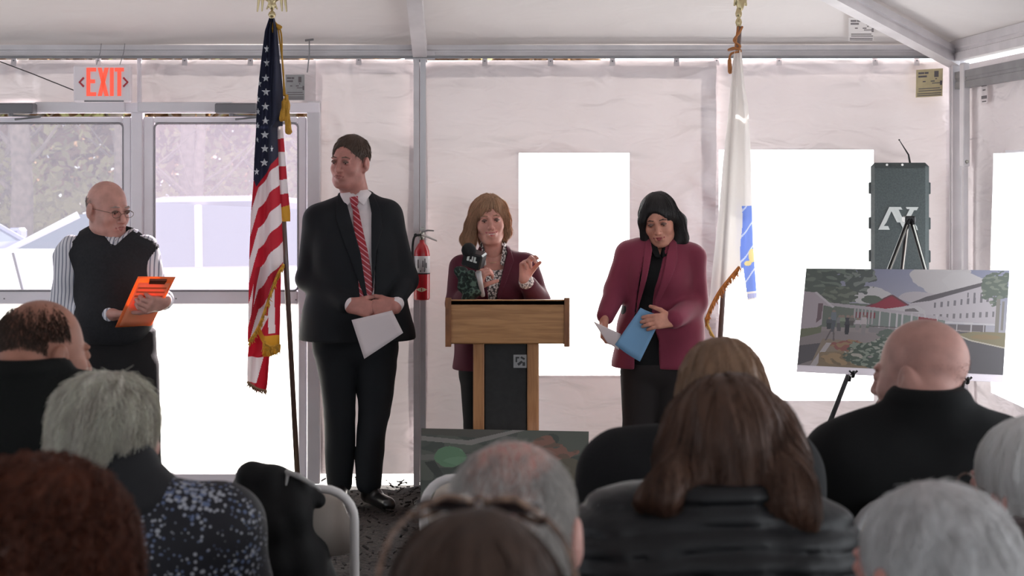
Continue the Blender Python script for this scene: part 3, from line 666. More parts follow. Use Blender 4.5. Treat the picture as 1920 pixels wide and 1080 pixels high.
# parked cars
def car(x, y, L, H, col, heading, label_, wagon=True, nm='car', zoff=-.03, belt=.86):
    root = thing(nm, (x, y, zoff), label_, 'car', rz=heading)
    body = M('car_paint_'+label_.split()[0], col, .25, .3, coat=.6); glass = M('car_glass', (70,84,100), .08, spec=.9); tyre = M('tyre', (24,24,25), .8); rim = M('rim', (150,150,155), .3, .8)
    Wd = .88; sc = L/4.6
    low = [(a_, b_*belt) for a_, b_ in [(-2.28,.30),(-2.3,.62),(-2.2,.86),(-1.95,.95),(-.95,1.0),(2.0,1.02),(2.22,.95),(2.3,.7),(2.28,.32),(1.75,.24),(-1.75,.24)]]
    if wagon: top = [(-1.3,.98*belt),(-.55,H-.10),(.0,H),(.9,H+.01),(1.7,H-.09),(2.18,.98*belt)]
    else: top = [(-1.05,.98*belt),(-.3,H-.05),(.1,H),(.7,H-.01),(1.25,1.0*belt)]
    def ext(prof, w0, w1, name, mat, bev=.05):
        bm_v = []; n_ = len(prof)
        secs = [(-w0, .9), (-w0+bev, 1.), (w0-bev, 1.), (w0, .9)]; cxp = sum(p[0] for p in prof)/n_; czp = sum(p[1] for p in prof)/n_
        mb = MB(); V = []; F = []
        for (wy, s) in secs:
            for (a, b) in prof: V.append(((cxp+(a-cxp)*(s*.04+.96))*sc, wy*(w1 if b > 1.0 else 1), czp+(b-czp)*(s*.3+.7)))
        for q in range(3):
            for i in range(n_): F.append((q*n_+i, q*n_+(i+1)%n_, (q+1)*n_+(i+1)%n_, (q+1)*n_+i))
        F.append(tuple(range(n_))[::-1]); F.append(tuple(3*n_+i for i in range(n_)))
        return obj(name, V, F, mat, root, smooth=False, local=True)
    ext(low, Wd, 1, 'body', body); ext(top, Wd-.05, .84, 'cabin', glass, .08)
    # roof skin and pillars
    rf = [(p[0]*.97, p[1]) for p in top[1:-1]]; MB().prism([((a+.02)*sc, -.62, b+.015) for a, b in rf]+[((a+.02)*sc, -.62, b-.10) for a, b in rf[::-1]], (0, 1.24, 0)).build('roof', body, root, local=True)
    pil = MB()
    for s in (-1, 1):
        for (a, b) in ((top[0], top[1]), (top[-1], top[-2])): pil.tube([(a[0]*sc, s*.80, a[1]), (b[0]*.97*sc, s*.69, b[1])], .035, 6)
        for q in (.35, 1.25) if wagon else (.4,): pil.tube([(q*sc, s*.83, belt), (q*.97*sc, s*.70, H-.03)], .03, 6)
    pil.build('pillars', body, root, local=True)
    for s in (-1, 1):
        for wx in (-1.42, 1.42):
            w = MB().lathe((wx*sc, s*(Wd-.10), .33), [(.20,-.11),(.31,-.11),(.33,-.08),(.33,.08),(.31,.11),(.20,.11)], 22, (0,1,0)).build('wheel', tyre, root, local=True)
            MB().lathe((wx*sc, s*(Wd-.10)+s*.01, .33), [(.05,s*.10),(.20,s*.09),(.21,s*.11),(.04,s*.12)][::1], 14, (0,1,0)).build('hubcap', rim, w, local=True)
        MB().box((-.92*sc, s*(Wd+.0), .86), (-.75*sc, s*(Wd+.16), .98), bev=.03).build('mirror', body, root, local=True)
        MB().box((-2.27*sc, s*.5, .56), (-2.16*sc, s*.82, .68), bev=.02).build('headlight', M('lamp_glass', (210,212,215), .1), root, local=True)
        for q in (-.1, .85): MB().box((q*sc, s*(Wd+.0), .74), ((q+.16)*sc, s*(Wd+.015), .765)).build('door_handle', rim, root, local=True)
    return root
car(-2.6, 12.9, 4.7, 1.36, (205,205,215), math.radians(8), 'silver estate car parked outside the right glass door')
car(-6.0, 16.4, 4.4, 1.28, (150,150,182), math.radians(160), 'lavender-grey sedan parked outside the left glass door', False)
ub = thing('utility_box', P(40, 560, 10.5)*np.array((1,1,0)), 'pale boxy cabinet standing outside beyond the left glass door', 'cabinet'); ub.location.z = -.03
A, C = P(-70, 600, 10.5), P(92, 472, 10.5); MB().box((A[0],10.5,-.03), (C[0],10.9,C[2]), bev=.01).build('body', M('cabinet_grey', (214,214,224), .5), ub)
MB().tube([P(24,474,10.49), P(46,560,10.49), P(60,700,10.49)], .008, 5).build('cable', black, ub)
# ================================================================ flags
def raster(name, fpos, fcol, nu, nv, mat, parent, mask=None, thick=None):
    u = np.linspace(0, 1, nu+1); v = np.linspace(0, 1, nv+1); U, V_ = np.meshgrid(u, v); p = fpos(U, V_).reshape(-1, 3)
    i = np.arange(U.size).reshape(U.shape); F = np.stack([i[:-1,:-1], i[:-1,1:], i[1:,1:], i[1:,:-1]], -1)
    Uc = (U[:-1,:-1]+U[1:,1:])/2; Vc = (V_[:-1,:-1]+V_[1:,1:])/2; keep = np.ones(Uc.shape, bool) if mask is None else mask(Uc, Vc)
    c = fcol(Uc, Vc)[keep]; o = obj(name, p, F[keep], mat, parent); me = o.data
    at = me.color_attributes.new('print', 'FLOAT_COLOR', 'CORNER'); d = np.ones((len(me.loops), 4), np.float32); d[:, :3] = np.repeat(lin(c), 4, axis=0)
    at.data.foreach_set('color', d.ravel()); return o
flagm = M_print('flag_cloth', .8, .12); flagw = M_print('white_flag_cloth', .8, .3)
gold = M('gold_fringe', (206,150,44), .6, noise=(60,.35), bump=(120,.6)); goldt = M('gold_metal', (196,180,140), .3, .8)
def interp(rows, y, k): return np.interp(y, [r[0] for r in rows], [r[k] for r in rows])
def starmask(x, y, cx, cy, R, sx=1.):
    dx = (x-cx)/sx; dy = cy-y; a = np.arctan2(dx, dy); rr = np.hypot(dx, dy); t = np.abs((a+math.pi/5) % (2*math.pi/5)-math.pi/5)
    # edge of a five-pointed star
    ri = .40*R; x1, y1 = R, 0; x2, y2 = ri*math.cos(math.pi/5), ri*math.sin(math.pi/5); px, py = rr*np.cos(t), rr*np.sin(t)
    return (x2-x1)*(py-y1)-(y2-y1)*(px-x1) > 0
def flagstand(name, top, bot, lab, wood):
    root = thing(name, (bot[0], bot[1], 0), lab, 'flag', None)
    MB().tube([bot, top], .0125, 10).build('pole', wood, root, smooth=True)
    MB().lathe((bot[0], bot[1], 0), [(.16,0),(.16,.015),(.14,.03),(.05,.045),(.025,.07),(.025,.12),(.018,.13)], 26).build('stand_base', goldt, root, smooth=True)
    return root
def eagle(c, s, root):
    S = Shape().ell(c+np.array((0,0,.035*s)), (.012*s,.011*s,.022*s)).ell(c+np.array((0,-.006*s,.064*s)), (.008*s,.010*s,.009*s), k=.01)
    S.cone(c+np.array((0,-.012*s,.064*s)), c+np.array((0,-.02*s,.058*s)), .003*s, .001*s, .003)
    for q in (-1, 1):
        a = c+np.array((q*.006*s,0,.05*s)); b = c+np.array((q*.05*s,.0,.075*s)); e = c+np.array((q*.058*s,0,.01*s)); S.cone(a, b, .008*s, .006*s, .006); S.cone(b, e, .007*s, .003*s, .006); S.cone(b-(q*.014*s,0,.004), c+np.array((q*.04*s,0,.012*s)), .007*s, .003*s, .006); S.cone(a, c+np.array((q*.02*s,0,.02*s)), .006*s, .003*s, .006)
    shp('eagle_finial', S, .0016, goldt, root)
    MB().lathe(c, [(.004,-.05*s),(.013*s,-.044*s),(.016*s,-.034*s),(.010*s,-.024*s),(.006*s,-.02*s),(.012*s,-.012*s),(.016*s,-.004*s),(.012*s,.006*s),(.004*s,.014*s)], 16).build('finial_ball', goldt, root, smooth=True)
brown = M('dark_pole_wood', (84,62,54), .4, coat=.4)
Y0 = 7.32
us = flagstand('flag', P(512,52,Y0), P(561,950,Y0)*(1,1,0)+(0,0,.03), 'striped flag with white stars hanging folded on its pole by the glass doors', brown)
eagle(P(510,26,Y0), 1.15, us)
RED, WHT, BLU, GLD = (186,26,46), (232,220,222), (36,40,62), (206,150,44)
R1 = [(36,508,517),(60,500,522),(120,493,527),(180,487,530),(228,484,532),(240,484,522),(300,480,524),(345,478,526),(400,473,530),(470,470,533),(500,469,533),(560,468,533),(640,466,533),(660,466,533)]
def us_pos(U, V_):
    y = 36+V_*(640-36); x0, x1 = interp(R1, y, 1), interp(R1, y, 2); x = x0+(x1-x0)*U
    d = -.030*np.cos(U*math.pi*2.2+.4+y*.002)*np.clip((y-40)/120, .2, 1)-.014*np.cos(U*15+y*.006)
    Yd = Y0-.045+d; return np.stack([(x-VPX)*Y0/FPX, Yd, CAM_H-(y-VPY)*Y0/FPX], -1)
def us_xy(U, V_):
    y = 36+V_*(640-36); return interp(R1, y, 1)+(interp(R1, y, 2)-interp(R1, y, 1))*U, y
STARS = [(502,93,8,.6),(502,119,8,.7),(500,147,8,1),(500,173,8,1),(499,200,8,1),(499,227,8,1),(498,253,8,1),(498,279,8,1),(497,305,8,1),(490,158,7,.4),(487,187,7,.4),(487,210,7,.4),(486,236,7,.4),(483,322,7,.6),(514,280,6,.4),(485,262,6,.3)]
def us_col(U, V_):
    x, y = us_xy(U, V_); c = np.zeros(x.shape+(3,)); q = y+1.15*(x-530)-np.where(x < 486, (486-x)*2.4, 0)+2*np.sin(x*.2)
    red = ((q-340) % 76) < 37; c[:] = WHT; c[red] = RED
    cb = 350-(x-482)*1.35+np.where(x < 482, -(482-x)*5, 0); can = y < np.minimum(cb, 352); c[can] = BLU
    for (a, b, R_, sx) in STARS: c[can & starmask(x, y, a, b, R_, sx)] = (225,228,232)
    return c
def us_bottom(x): return 640-(x-468)*2.15+10*np.sin((x-468)*.09)
raster('cloth', us_pos, us_col, 70, 460, flagm, us, mask=lambda U, V_: (lambda x, y: y < us_bottom(x))(*us_xy(U, V_)))
# strip of the far edge folded to the right
R3 = [(120,512,528),(190,514,533),(235,516,531),(300,518,536),(360,520,541),(398,523,545),(415,530,545)]
def r3xy(U, V_): y = 120+V_*295; return interp(R3, y, 1)+(interp(R3, y, 2)-interp(R3, y, 1))*U, y
def r3pos(U, V_):
    x, y = r3xy(U, V_); return np.stack([(x-VPX)*Y0/FPX, Y0-.022-.010*np.cos(U*6+y*.01), CAM_H-(y-VPY)*Y0/FPX], -1)
def r3col(U, V_):
    x, y = r3xy(U, V_); c = np.zeros(x.shape+(3,)); c[:] = WHT; q = y+.12*(x-520); c[((q-261) % 52) < 25] = RED; c[y < 236] = BLU; c[y > 384+(544-x)*.3] = GLD; return c
raster('cloth_fold', r3pos, r3col, 24, 220, flagm, us)
R2 = [(500,480,527),(560,476,526),(620,470,525),(660,466,525),(668,465,506),(700,464,504),(718,464,503),(735,480,500)]
def r2xy(U, V_): y = 500+V_*232; return interp(R2, y, 1)+(interp(R2, y, 2)-interp(R2, y, 1))*U, y
def r2pos(U, V_):
    x, y = r2xy(U, V_); return np.stack([(x-VPX)*Y0/FPX, Y0-.018-.022*np.cos(U*9+y*.012), CAM_H-(y-VPY)*Y0/FPX], -1)
def r2col(U, V_):
    x, y = r2xy(U, V_); c = np.zeros(x.shape+(3,)); c[:] = RED
    c[(x > 505) & (x < 516) & (y < 625)] = WHT; c[(x < 505) & (y > 590) & (((x-490)*.9+(y-603)*.5) > -6) & (((x-490)*.9+(y-603)*.5) < 9) & (y < 622)] = WHT
    g = (np.abs(y-(600+(x-470)*1.35)) < 9) & (y > 600) & (x < 500); c[g] = GLD; c[(y > 628) & (x > 494) & (y < 668)] = GLD
    c[(y > 668) & (x < 487-(y-700)*.25) & (y < 716)] = WHT; return c
raster('lower_cloth', r2pos, r2col, 50, 190, flagm, us)
def fringe(pts, L, root, n=60, name='fringe', mat=gold, sway=0.):
    p = smooth_pts(pts, 10); band = MB().tube(p, .006, 6); rr = np.random.default_rng(3)
    for t in np.linspace(0, len(p)-1.001, n):
        i = int(t); q = p[i]*(1-(t-i))+p[i+1]*(t-i); band.tube([q, q+(rr.normal()*.003+sway*.5, rr.normal()*.004, -L*.5), q+(rr.normal()*.006+sway, rr.normal()*.004, -L)], [.004,.0035,.001], 4, cap=False)
    return band.build(name, mat, root, smooth=True)
fringe([P(x, us_bottom(x)-2, Y0-.075) for x in np.linspace(467, 532, 9)], .028, us, 60)
fringe([P(464,716,Y0-.05), P(474,724,Y0-.05), P(486,730,Y0-.05), P(500,733,Y0-.05)], .02, us, 16, mat=M('dark_fringe', (130,96,70), .7))
fringe([P(494,640,Y0-.06), P(508,650,Y0-.06), P(525,646,Y0-.06)], .045, us, 26)
cd = M('gold_cord', (190,140,40), .6, bump=(200,.6))
S = Shape().cone(P(509,44,Y0-.02), P(513,56,Y0-.02), .012, .018, .01).cone(P(513,44,Y0-.02), P(524,52,Y0-.03), .010, .012, .01).fold(.003, 200, 4); shp('knot', S, .003, cd, us)
MB().tube(smooth_pts([P(524,50,Y0-.03), P(528,70,Y0-.04), P(529,110,Y0-.04), P(532,150,Y0-.045), P(535,185,Y0-.05)]), .004, 6).build('cord', cd, us, smooth=True)
MB().tube(smooth_pts([P(521,50,Y0-.03), P(525,80,Y0-.04), P(531,130,Y0-.04), P(532,180,Y0-.05)]), .004, 6).build('cord', cd, us, smooth=True)
for (a, b) in (((537,180),(541,246)), ((536,185),(529,222))):
    A_, B_ = P(*a, Y0-.06), P(*b, Y0-.07); S = Shape().cone(A_, A_*.75+B_*.25, .008, .011).cone(A_*.75+B_*.25, B_, .008, .015).fold(.004, 160, 6, (3,3,.4)); shp('tassel', S, .003, cd, us)

Y1 = 7.45
sf = flagstand('flag', P(1386,50,Y1), P(1332,935,Y1)*(1,1,0)+(0,0,.03), 'white flag with blue emblem and gold fringe on a pole behind the dark-haired woman', M('pole_wood', (112,92,86), .4, coat=.4))
MB().lathe(P(1385,30,Y1), [(.006,-.06),(.010,-.05),(.016,-.03),(.012,-.015),(.007,-.01),(.014,0),(.016,.012),(.011,.03),(.006,.05),(.003,.07)], 14).build('finial', goldt, sf, smooth=True)
S = Shape(); c0 = P(1388,14,Y1)
for q in (-1, 1): S.cone(c0, c0+(q*.018,0,.05), .008, .012, .01); S.cone(c0+(q*.018,0,.05), c0+(q*.028,0,.01), .010, .004, .01)
shp('finial_eagle', S.ell(c0+(0,0,.02), (.012,.010,.035)), .002, goldt, sf)
SR = [(96,1374,1387),(115,1370,1389),(160,1366,1393),(200,1362,1400),(300,1351,1406),(400,1343,1408),(460,1336,1410),(540,1328,1416),(600,1322,1420)]
def sxy(U, V_): y = 96+V_*510; return interp(SR, y, 1)+(interp(SR, y, 2)-interp(SR, y, 1))*U, y
def spos(U, V_):
    x, y = sxy(U, V_); d = -.028*np.cos(U*7.5+.5+y*.001)*np.clip((y-96)/150, .15, 1)-.008*np.cos(U*17); return np.stack([(x-VPX)*Y1/FPX, Y1-.05+d, CAM_H-(y-VPY)*Y1/FPX], -1)
def sbot(x): return np.interp(x, [1318,1322,1335,1350,1370,1388,1396,1420], [606,600,572,545,520,500,560,560])
def scol(U, V_):
    x, y = sxy(U, V_); c = np.zeros(x.shape+(3,)); c[:] = (236,230,226)
    bl = (x > 1385+2*np.sin(y*.05)) & (y > 386) & (y < 545); c[bl] = (122,148,226)
    fold_ = bl & (np.abs(((x-1385)*1.1+(y-386)) % 46-10) < 2.2); c[fold_] = (205,215,240)
    c[bl & (np.hypot((x-1408), (y-478)*.7) < 9)] = (232,214,150); c[bl & (np.hypot((x-1398)*.6, (y-492)) < 5)] = (232,214,150)
    c[(x > 1388) & (np.abs(y-553) < 4) & (((x*1.7) % 5) < 3)] = (150,160,220); return c
raster('cloth', spos, scol, 90, 400, flagw, sf, mask=lambda U, V_: (lambda x, y: y < sbot(x))(*sxy(U, V_)))
og_ = M('orange_gold_fringe', (200,120,50), .6, noise=(60,.3))
fringe([P(1386,500,Y1-.09), P(1370,519,Y1-.09), P(1350,544,Y1-.09), P(1335,571,Y1-.09), P(1323,600,Y1-.09)], .035, sf, 70, mat=og_)
fringe([P(1323,596,Y1-.085), P(1328,612,Y1-.085), P(1338,632,Y1-.085)], .03, sf, 24, mat=M('yellow_fringe', (226,176,90), .6), sway=.01)
c2 = M('orange_cord', (170,108,56), .6)
MB().tube(smooth_pts([P(1392,50,Y1-.02), P(1386,62,Y1-.035), P(1376,76,Y1-.03), P(1388,88,Y1-.035), P(1366,94,Y1-.03), P(1376,90,Y1-.05), P(1389,96,Y1-.05), P(1370,102,Y1-.05), P(1367,128,Y1-.04)]), .0055, 6).build('cord', c2, sf, smooth=True)
MB().tube(smooth_pts([P(1384,50,Y1-.02), P(1380,75,Y1-.03), P(1379,92,Y1-.03)]), .005, 6).build('cord', c2, sf, smooth=True)
shp('tassel', Shape().cone(P(1368,112,Y1-.05), P(1369,134,Y1-.05), .006, .011).fold(.003, 170, 6, (3,3,.4)), .0025, c2, sf)

# ================================================================ fire extinguisher
ye = 7.90; fx = thing('fire_extinguisher', P(790,562,ye), 'red fire extinguisher with white label hung on the tent post', 'fire extinguisher')
redp = M('extinguisher_red', (190,28,40), .3, coat=.5); c = P(791, 562, ye); k = ye/FPX
prof = [(.5,0),(13.5,0),(15,3),(15,84),(14,92),(10.5,101),(5,107),(4.5,112)]
MB().lathe(c, [(a*k, b*k) for a, b in prof], 28).build('cylinder', redp, fx, smooth=True)
lb = MB().lathe(c, [(15.3*k, 51*k), (15.3*k, 82*k), (15.1*k, 82.4*k), (15.1*k, 50.6*k)], 28).build('paper_label', M('label_white', (232,226,228), .5), fx, smooth=True)
mk = MB()
for (a, z0, z1) in ((-.5,60,76),(.1,62,74),(.35,56,78),(.55,60,70),(-.2,53,56),(.3,53,56)):
    q = lambda t, z: c+np.array((math.sin(t)*15.5*k, -math.cos(t)*15.5*k, z*k)); mk.prism([q(a,z0), q(a+.14,z0), q(a+.14,z1), q(a,z1)], (0,-.0006,0))
mk.build('label_marks', ink, lb)
MB().lathe(c, [(15.4*k, 48.5*k), (15.4*k, 50.6*k), (15.0*k, 50.8*k), (15.0*k, 48.3*k)], 28).build('label_rule', black, fx, smooth=True)
mk = MB(); q = lambda t, z: c+np.array((math.sin(t)*15.6*k, -math.cos(t)*15.6*k, z*k)); pl = [q(-.75,20), q(-.3,17), q(0,16), q(.3,17), q(.75,20), q(.3,23), q(0,24), q(-.3,23)]
mk.prism(pl, (0,-.0006,0)).build('lower_badge', M('badge', (214,206,170), .5), fx)
v = MB().lathe(c+(0,0,112*k), [(.010,0),(.012,.012),(.012,.035),(.008,.045)], 14).build('valve', steel, fx, smooth=True)
t = c+np.array((0,0,122*k)); MB().tube([t+(0,-.01,.0), t+(.02,-.02,-.006), t+(.075,-.02,-.03)], [.006,.006,.004], 6).build('lever', M('lever_white', (214,210,205), .4), fx)
MB().tube([t+(.0,-.01,.015), t+(.03,-.02,.022), t+(.06,-.02,.02)], [.005,.005,.004], 6).build('top_lever', M('lever_grey', (150,148,148), .4), fx)
MB().lathe(t+(-.03,-.012,-.002), [(.009,0),(.009,-.012)], 12, (0,1,0)).build('gauge', black, fx)
MB().tube(smooth_pts([t+(-.005,-.012,0), t+(-.036,-.02,-.01), t+(-.046,-.01,-.07), t+(-.043,-.02,-.16)]), .006, 7).build('hose', black, fx, smooth=True)
MB().tube([t+(-.006,.0,.03), t+(-.006,.05,.03)], .006, 6).tube([t+(.006,.0,.03), t+(.006,.05,.03)], .006, 6).build('hanging_hook', steel, fx)

# ================================================================ lectern
def wood_pat(col, col2):
    def f(nt, b, mp):
        N = nt.nodes.new; L = nt.links.new; w = N('ShaderNodeTexNoise'); w.inputs['Scale'].default_value = 6; w.inputs['Detail'].default_value = 6; w.inputs['Distortion'].default_value = .6
        L(mp.outputs[0], w.inputs['Vector']); r = N('ShaderNodeValToRGB'); r.color_ramp.elements[0].position = .32; r.color_ramp.elements[1].position = .7
        r.color_ramp.elements[0].color = (*lin(col2), 1); r.color_ramp.elements[1].color = (*lin(col), 1); L(w.outputs[0], r.inputs[0]); L(r.outputs[0], b.inputs['Base Color'])
    return f
oakh = M('oak_across', rough=.38, stretch=(.8,4,9), pattern=wood_pat((190,142,96), (156,110,70)), coat=.2)
oakv = M('oak_upright', rough=.38, stretch=(9,4,.8), pattern=wood_pat((186,136,92), (152,104,66)), coat=.2)
oakd = M('oak_edge', rough=.4, stretch=(5,5,2), pattern=wood_pat((150,98,60), (112,70,44)))
yl = 7.22; lec = thing('lectern', (P(951,0,yl)[0], yl+.2, 0), 'oak lectern with black front panel and small square logo plate', 'lectern')
def lb_(n, x0, y0, x1, y1, d0, d1, mat, bev=.005):
    A, C = P(x0, y1, yl), P(x1, y0, yl); return MB().box((A[0], yl+d0, max(0, A[2])), (C[0], yl+d1, C[2]), bev=bev).build(n, mat, lec)
lb_('front_board', 843, 562, 1060, 645, .0, .022, oakh)
for (xa, xb) in ((835,846),(1058,1068)):
    A, C = P(xa,650,yl), P(xb,558,yl); MB().prism([(A[0],yl-.008,A[2]),(A[0],yl-.008,C[2]),(A[0],yl+.44,C[2]-.095),(A[0],yl+.44,A[2])], (C[0]-A[0],0,0)).build('side_board', oakd, lec)
A, C = P(846, 563, yl), P(1058, 563, yl)
MB().prism([(A[0], yl, A[2]), (C[0], yl, A[2]), (C[0], yl+.44, A[2]-.085), (A[0], yl+.44, A[2]-.085)], (0,0,-.02)).build('reading_surface', oakh, lec)
lb_('post', 887, 645, 908, 1000, .03, .075, oakv); lb_('post', 989, 645, 1011, 1000, .03, .075, oakv)
lb_('side_panel', 888, 645, 893, 1000, .075, .36, oakv, .002); lb_('side_panel', 1005, 645, 1010, 1000, .075, .36, oakv, .002)
lb_('front_panel', 908, 646, 989, 990, .045, .065, M('black_felt', (44,44,44), .9, noise=(40,.15)))
lb_('shelf', 893, 700, 1005, 705, .075, .36, oakh, .002); lb_('foot_board', 870, 990, 1028, 1003, .0, .42, oakd)
pl = lb_('logo_plate', 963, 667, 988, 692, .040, .046, M('plate_grey', (150,150,150), .5), .001)
mb = MB(); z = lambda x, y: np.array((P(x,y,yl)[0], yl+.0395, P(x,y,yl)[2]))
for poly in ([(967,671),(974,671),(974,674),(970,674),(970,681),(967,681)], [(978,670),(985,674),(983,677),(976,673)], [(970,684),(978,678),(981,681),(973,688)], [(980,681),(985,681),(985,688),(980,688)]): mb.prism([z(*q) for q in poly], (0,-.0008,0))
mb.build('plate_logo', M('plate_dark', (52,52,54), .5), pl)

# ================================================================ printed boards
class Canvas:
    def __init__(s, U, V_, base): s.U, s.V = U, V_; s.c = np.zeros(U.shape+(3,)); s.c[:] = base; s.rng = np.random.default_rng(1)
    def poly(s, p, col, noise=0.):
        m = d_poly(s.U, s.V, p) < 0; s.c[m] = np.array(col)+(s.rng.normal(size=(m.sum(), 1))*noise if noise else 0); return m
    def rect(s, a, b, c, d, col): s.poly([(a,b),(c,b),(c,d),(a,d)], col)
    def line(s, pts, w, col):
        for a, b in zip(pts[:-1], pts[1:]):
            a, b = np.array(a), np.array(b); n_ = np.array((-(b-a)[1], (b-a)[0])); n_ = n_/np.linalg.norm(n_)*w/2; s.poly([a-n_, b-n_, b+n_, a+n_], col)
    def blob(s, cx, cy, rx, ry, col, f=40, th=-.1, seed=1, col2=None):
        e = ((s.U-cx)/rx)**2+((s.V-cy)/ry)**2; n_ = wav(s.U, s.U*0, s.V, f, seed, 9)+.5*wav(s.U, s.U*0, s.V, f*2.7, seed+1, 9); m = (e < 1+.35*n_) & (n_ > th-.9*(1-e)); s.c[m] = col
        if col2 is not None: m2 = m & (wav(s.U, s.U*0, s.V, f*2.1, seed+3, 9) > .25); s.c[m2] = col2
def art1(U, V_):
    # u to the right, v downwards, both 0..1 over the printed area; aspect about 1.85
    c = Canvas(U, V_, (150,150,168)); g = V_[..., None]; c.c = np.array((142,142,164))*(1-g*1.2)+np.array((190,182,184))*(g*1.2)+0*U[..., None]
    c.blob(.66,.1,.14,.17,(196,188,188),18,-.6,3); c.blob(.3,.26,.14,.08,(200,194,194),16,-.5,4); c.blob(.78,.12,.10,.10,(200,192,192),16,-.5,5); c.blob(.56,.28,.10,.05,(186,176,180),16,-.5,15)
    c.rect(0,.60,1,1,(150,138,138)); c.poly([(0,.55),(1,.60),(1,.66),(0,.64)],(158,146,144))
    c.poly([(.02,.33),(.33,.36),(.36,.6),(.02,.6)],(112,118,108))                      # trees behind walkway
    c.poly([(.52,.34),(.62,.28),(.82,.15),(.88,.13),(.95,.36),(.95,.52),(.60,.50),(.52,.42)],(190,180,184))   # long white building
    c.poly([(.52,.34),(.60,.27),(.88,.115),(.895,.125),(.88,.15),(.62,.31)],(92,84,88))       # its roof
    for x in np.arange(.64,.93,.032):
        t = (x-.6)/.33; c.rect(x,.34-.10*t,x+.011,.39-.09*t,(120,112,118)); c.rect(x,.45-.05*t,x+.011,.50-.05*t,(126,118,122))
        if x > .8: c.rect(x,.22,x+.008,.27,(120,112,118))
    c.poly([(.60,.505),(.95,.52),(.95,.535),(.60,.52)],(206,198,200)); c.poly([(.68,.535),(.90,.535),(.90,.60),(.68,.58)],(112,102,104))
    for x in (.69,.76,.83,.89): c.line([(x,.53),(x,.62)],.006,(190,182,184))
    c.poly([(.31,.385),(.43,.265),(.51,.36),(.47,.385),(.38,.405)],(150,48,66)); c.line([(.31,.385),(.43,.26),(.515,.36)],.012,(110,62,70))   # red gable
    c.poly([(.35,.42),(.50,.37),(.56,.36),(.60,.41),(.60,.47),(.35,.46)],(196,188,190)); c.poly([(.50,.40),(.545,.385),(.57,.42),(.5,.42)],(120,112,114))
    c.poly([(.10,.345),(.36,.39),(.72,.47),(.72,.50),(.36,.43),(.10,.375)],(182,172,176)) # covered walkway
    c.poly([(.25,.40),(.70,.50),(.70,.58),(.25,.58)],(128,136,130))
    for x in np.arange(.255,.36,.018): c.line([(x,.40),(x,.56)],.007,(180,168,172)); c.rect(x+.006,.44,x+.012,.5,(140,60,70))
    for x in (.38,.43,.465,.49,.535,.57,.60,.66): c.line([(x,.43+.02*(x-.38)/.3),(x,.62)],.009,(196,188,190))
    c.poly([(.57,.47),(.66,.49),(.66,.54),(.57,.53)],(140,56,64)); c.line([(.33,.575),(.47,.585)],.008,(92,88,90)); c.poly([(.33,.585),(.48,.60),(.48,.66),(.33,.64)],(140,132,134))
    c.blob(.11,.13,.17,.16,(84,92,86),34,-.35,8,(116,124,114)); c.blob(.27,.12,.08,.15,(88,94,90),40,-.1,9,(130,134,128)); c.blob(.17,.27,.10,.09,(92,98,88),40,-.2,10,(120,124,112)); c.blob(.03,.18,.06,.16,(92,100,92),36,-.3,18,(120,126,116))
    c.poly([(0,.24),(.055,.25),(.14,.375),(.15,.40),(.10,.38),(.10,.58),(.03,.66),(0,.66)],(186,172,178)); c.poly([(.075,.36),(.098,.36),(.095,.52),(.072,.56)],(120,98,104)); c.line([(.055,.245),(.15,.40)],.014,(204,194,198))  # left white house
    c.blob(.95,.17,.08,.17,(96,104,92),42,-.3,12,(126,130,116)); c.line([(.955,.28),(.955,.60)],.018,(138,130,122)); c.line([(.98,.3),(.98,.58)],.010,(140,132,126)); c.blob(.33,.31,.05,.04,(96,104,92),40,-.4,13)
    c.poly([(0,.63),(.10,.60),(.10,.66),(0,.72)],(118,120,96)); c.poly([(0,.80),(.12,.76),(.10,.92),(0,1)],(96,90,94)); c.poly([(.11,.72),(.22,.73),(.24,.9),(.30,1),(.06,1)],(150,132,116)); c.poly([(.13,.76),(.06,1),(.09,1),(.155,.76)],(192,182,182))
    c.blob(.24,.78,.09,.06,(150,92,84),40,-.3,14,(160,128,96)); c.poly([(.10,.86),(.30,.82),(.34,1),(.10,1)],(146,124,98)); c.blob(.2,.92,.09,.06,(170,140,104),44,0,16,(130,110,84))
    c.poly([(.42,.8),(.55,.68),(.75,.6),(1,.62),(1,1),(.42,1)],(92,86,90)); c.poly([(.76,.63),(.84,.60),(1,.60),(1,.745),(.82,.68)],(140,128,98)); c.line([(.77,.64),(.83,.685),(1,.745)],.012,(196,186,170)); c.blob(.9,.65,.07,.025,(150,126,92),40,-.3,17)
    for (x, y, h, col) in ((.155,.45,.20,(120,126,134)),(.135,.52,.1,(90,92,96)),(.185,.5,.14,(132,128,130)),(.225,.5,.17,(66,64,72)),(.275,.52,.10,(198,186,188)),(.305,.49,.18,(196,184,184)),(.20,.5,.1,(140,150,130)),(.245,.5,.08,(120,114,110))):
        c.blob(x,y-.01,.008,.014,(150,128,118),30,-2,19); c.poly([(x-.012,y),(x+.012,y),(x+.015,y+h*.45),(x-.015,y+h*.45)],col); c.poly([(x-.012,y+h*.4),(x+.012,y+h*.4),(x+.009,y+h),(x-.009,y+h)],np.array(col)*.75)
    c.line([(.15,.62),(.125,.74)],.008,(110,100,100)); c.line([(.16,.62),(.165,.74)],.008,(110,100,100))
    c.blob(.36,.86,.14,.13,(74,88,76),46,-.25,20,(140,148,134)); c.blob(.45,.78,.11,.11,(80,94,82),46,-.2,21,(160,160,150)); c.blob(.26,.88,.05,.06,(80,92,78),46,-.2,22,(180,172,160)); c.blob(.44,.66,.06,.05,(98,108,98),46,-.2,23)
    return c.c*.80
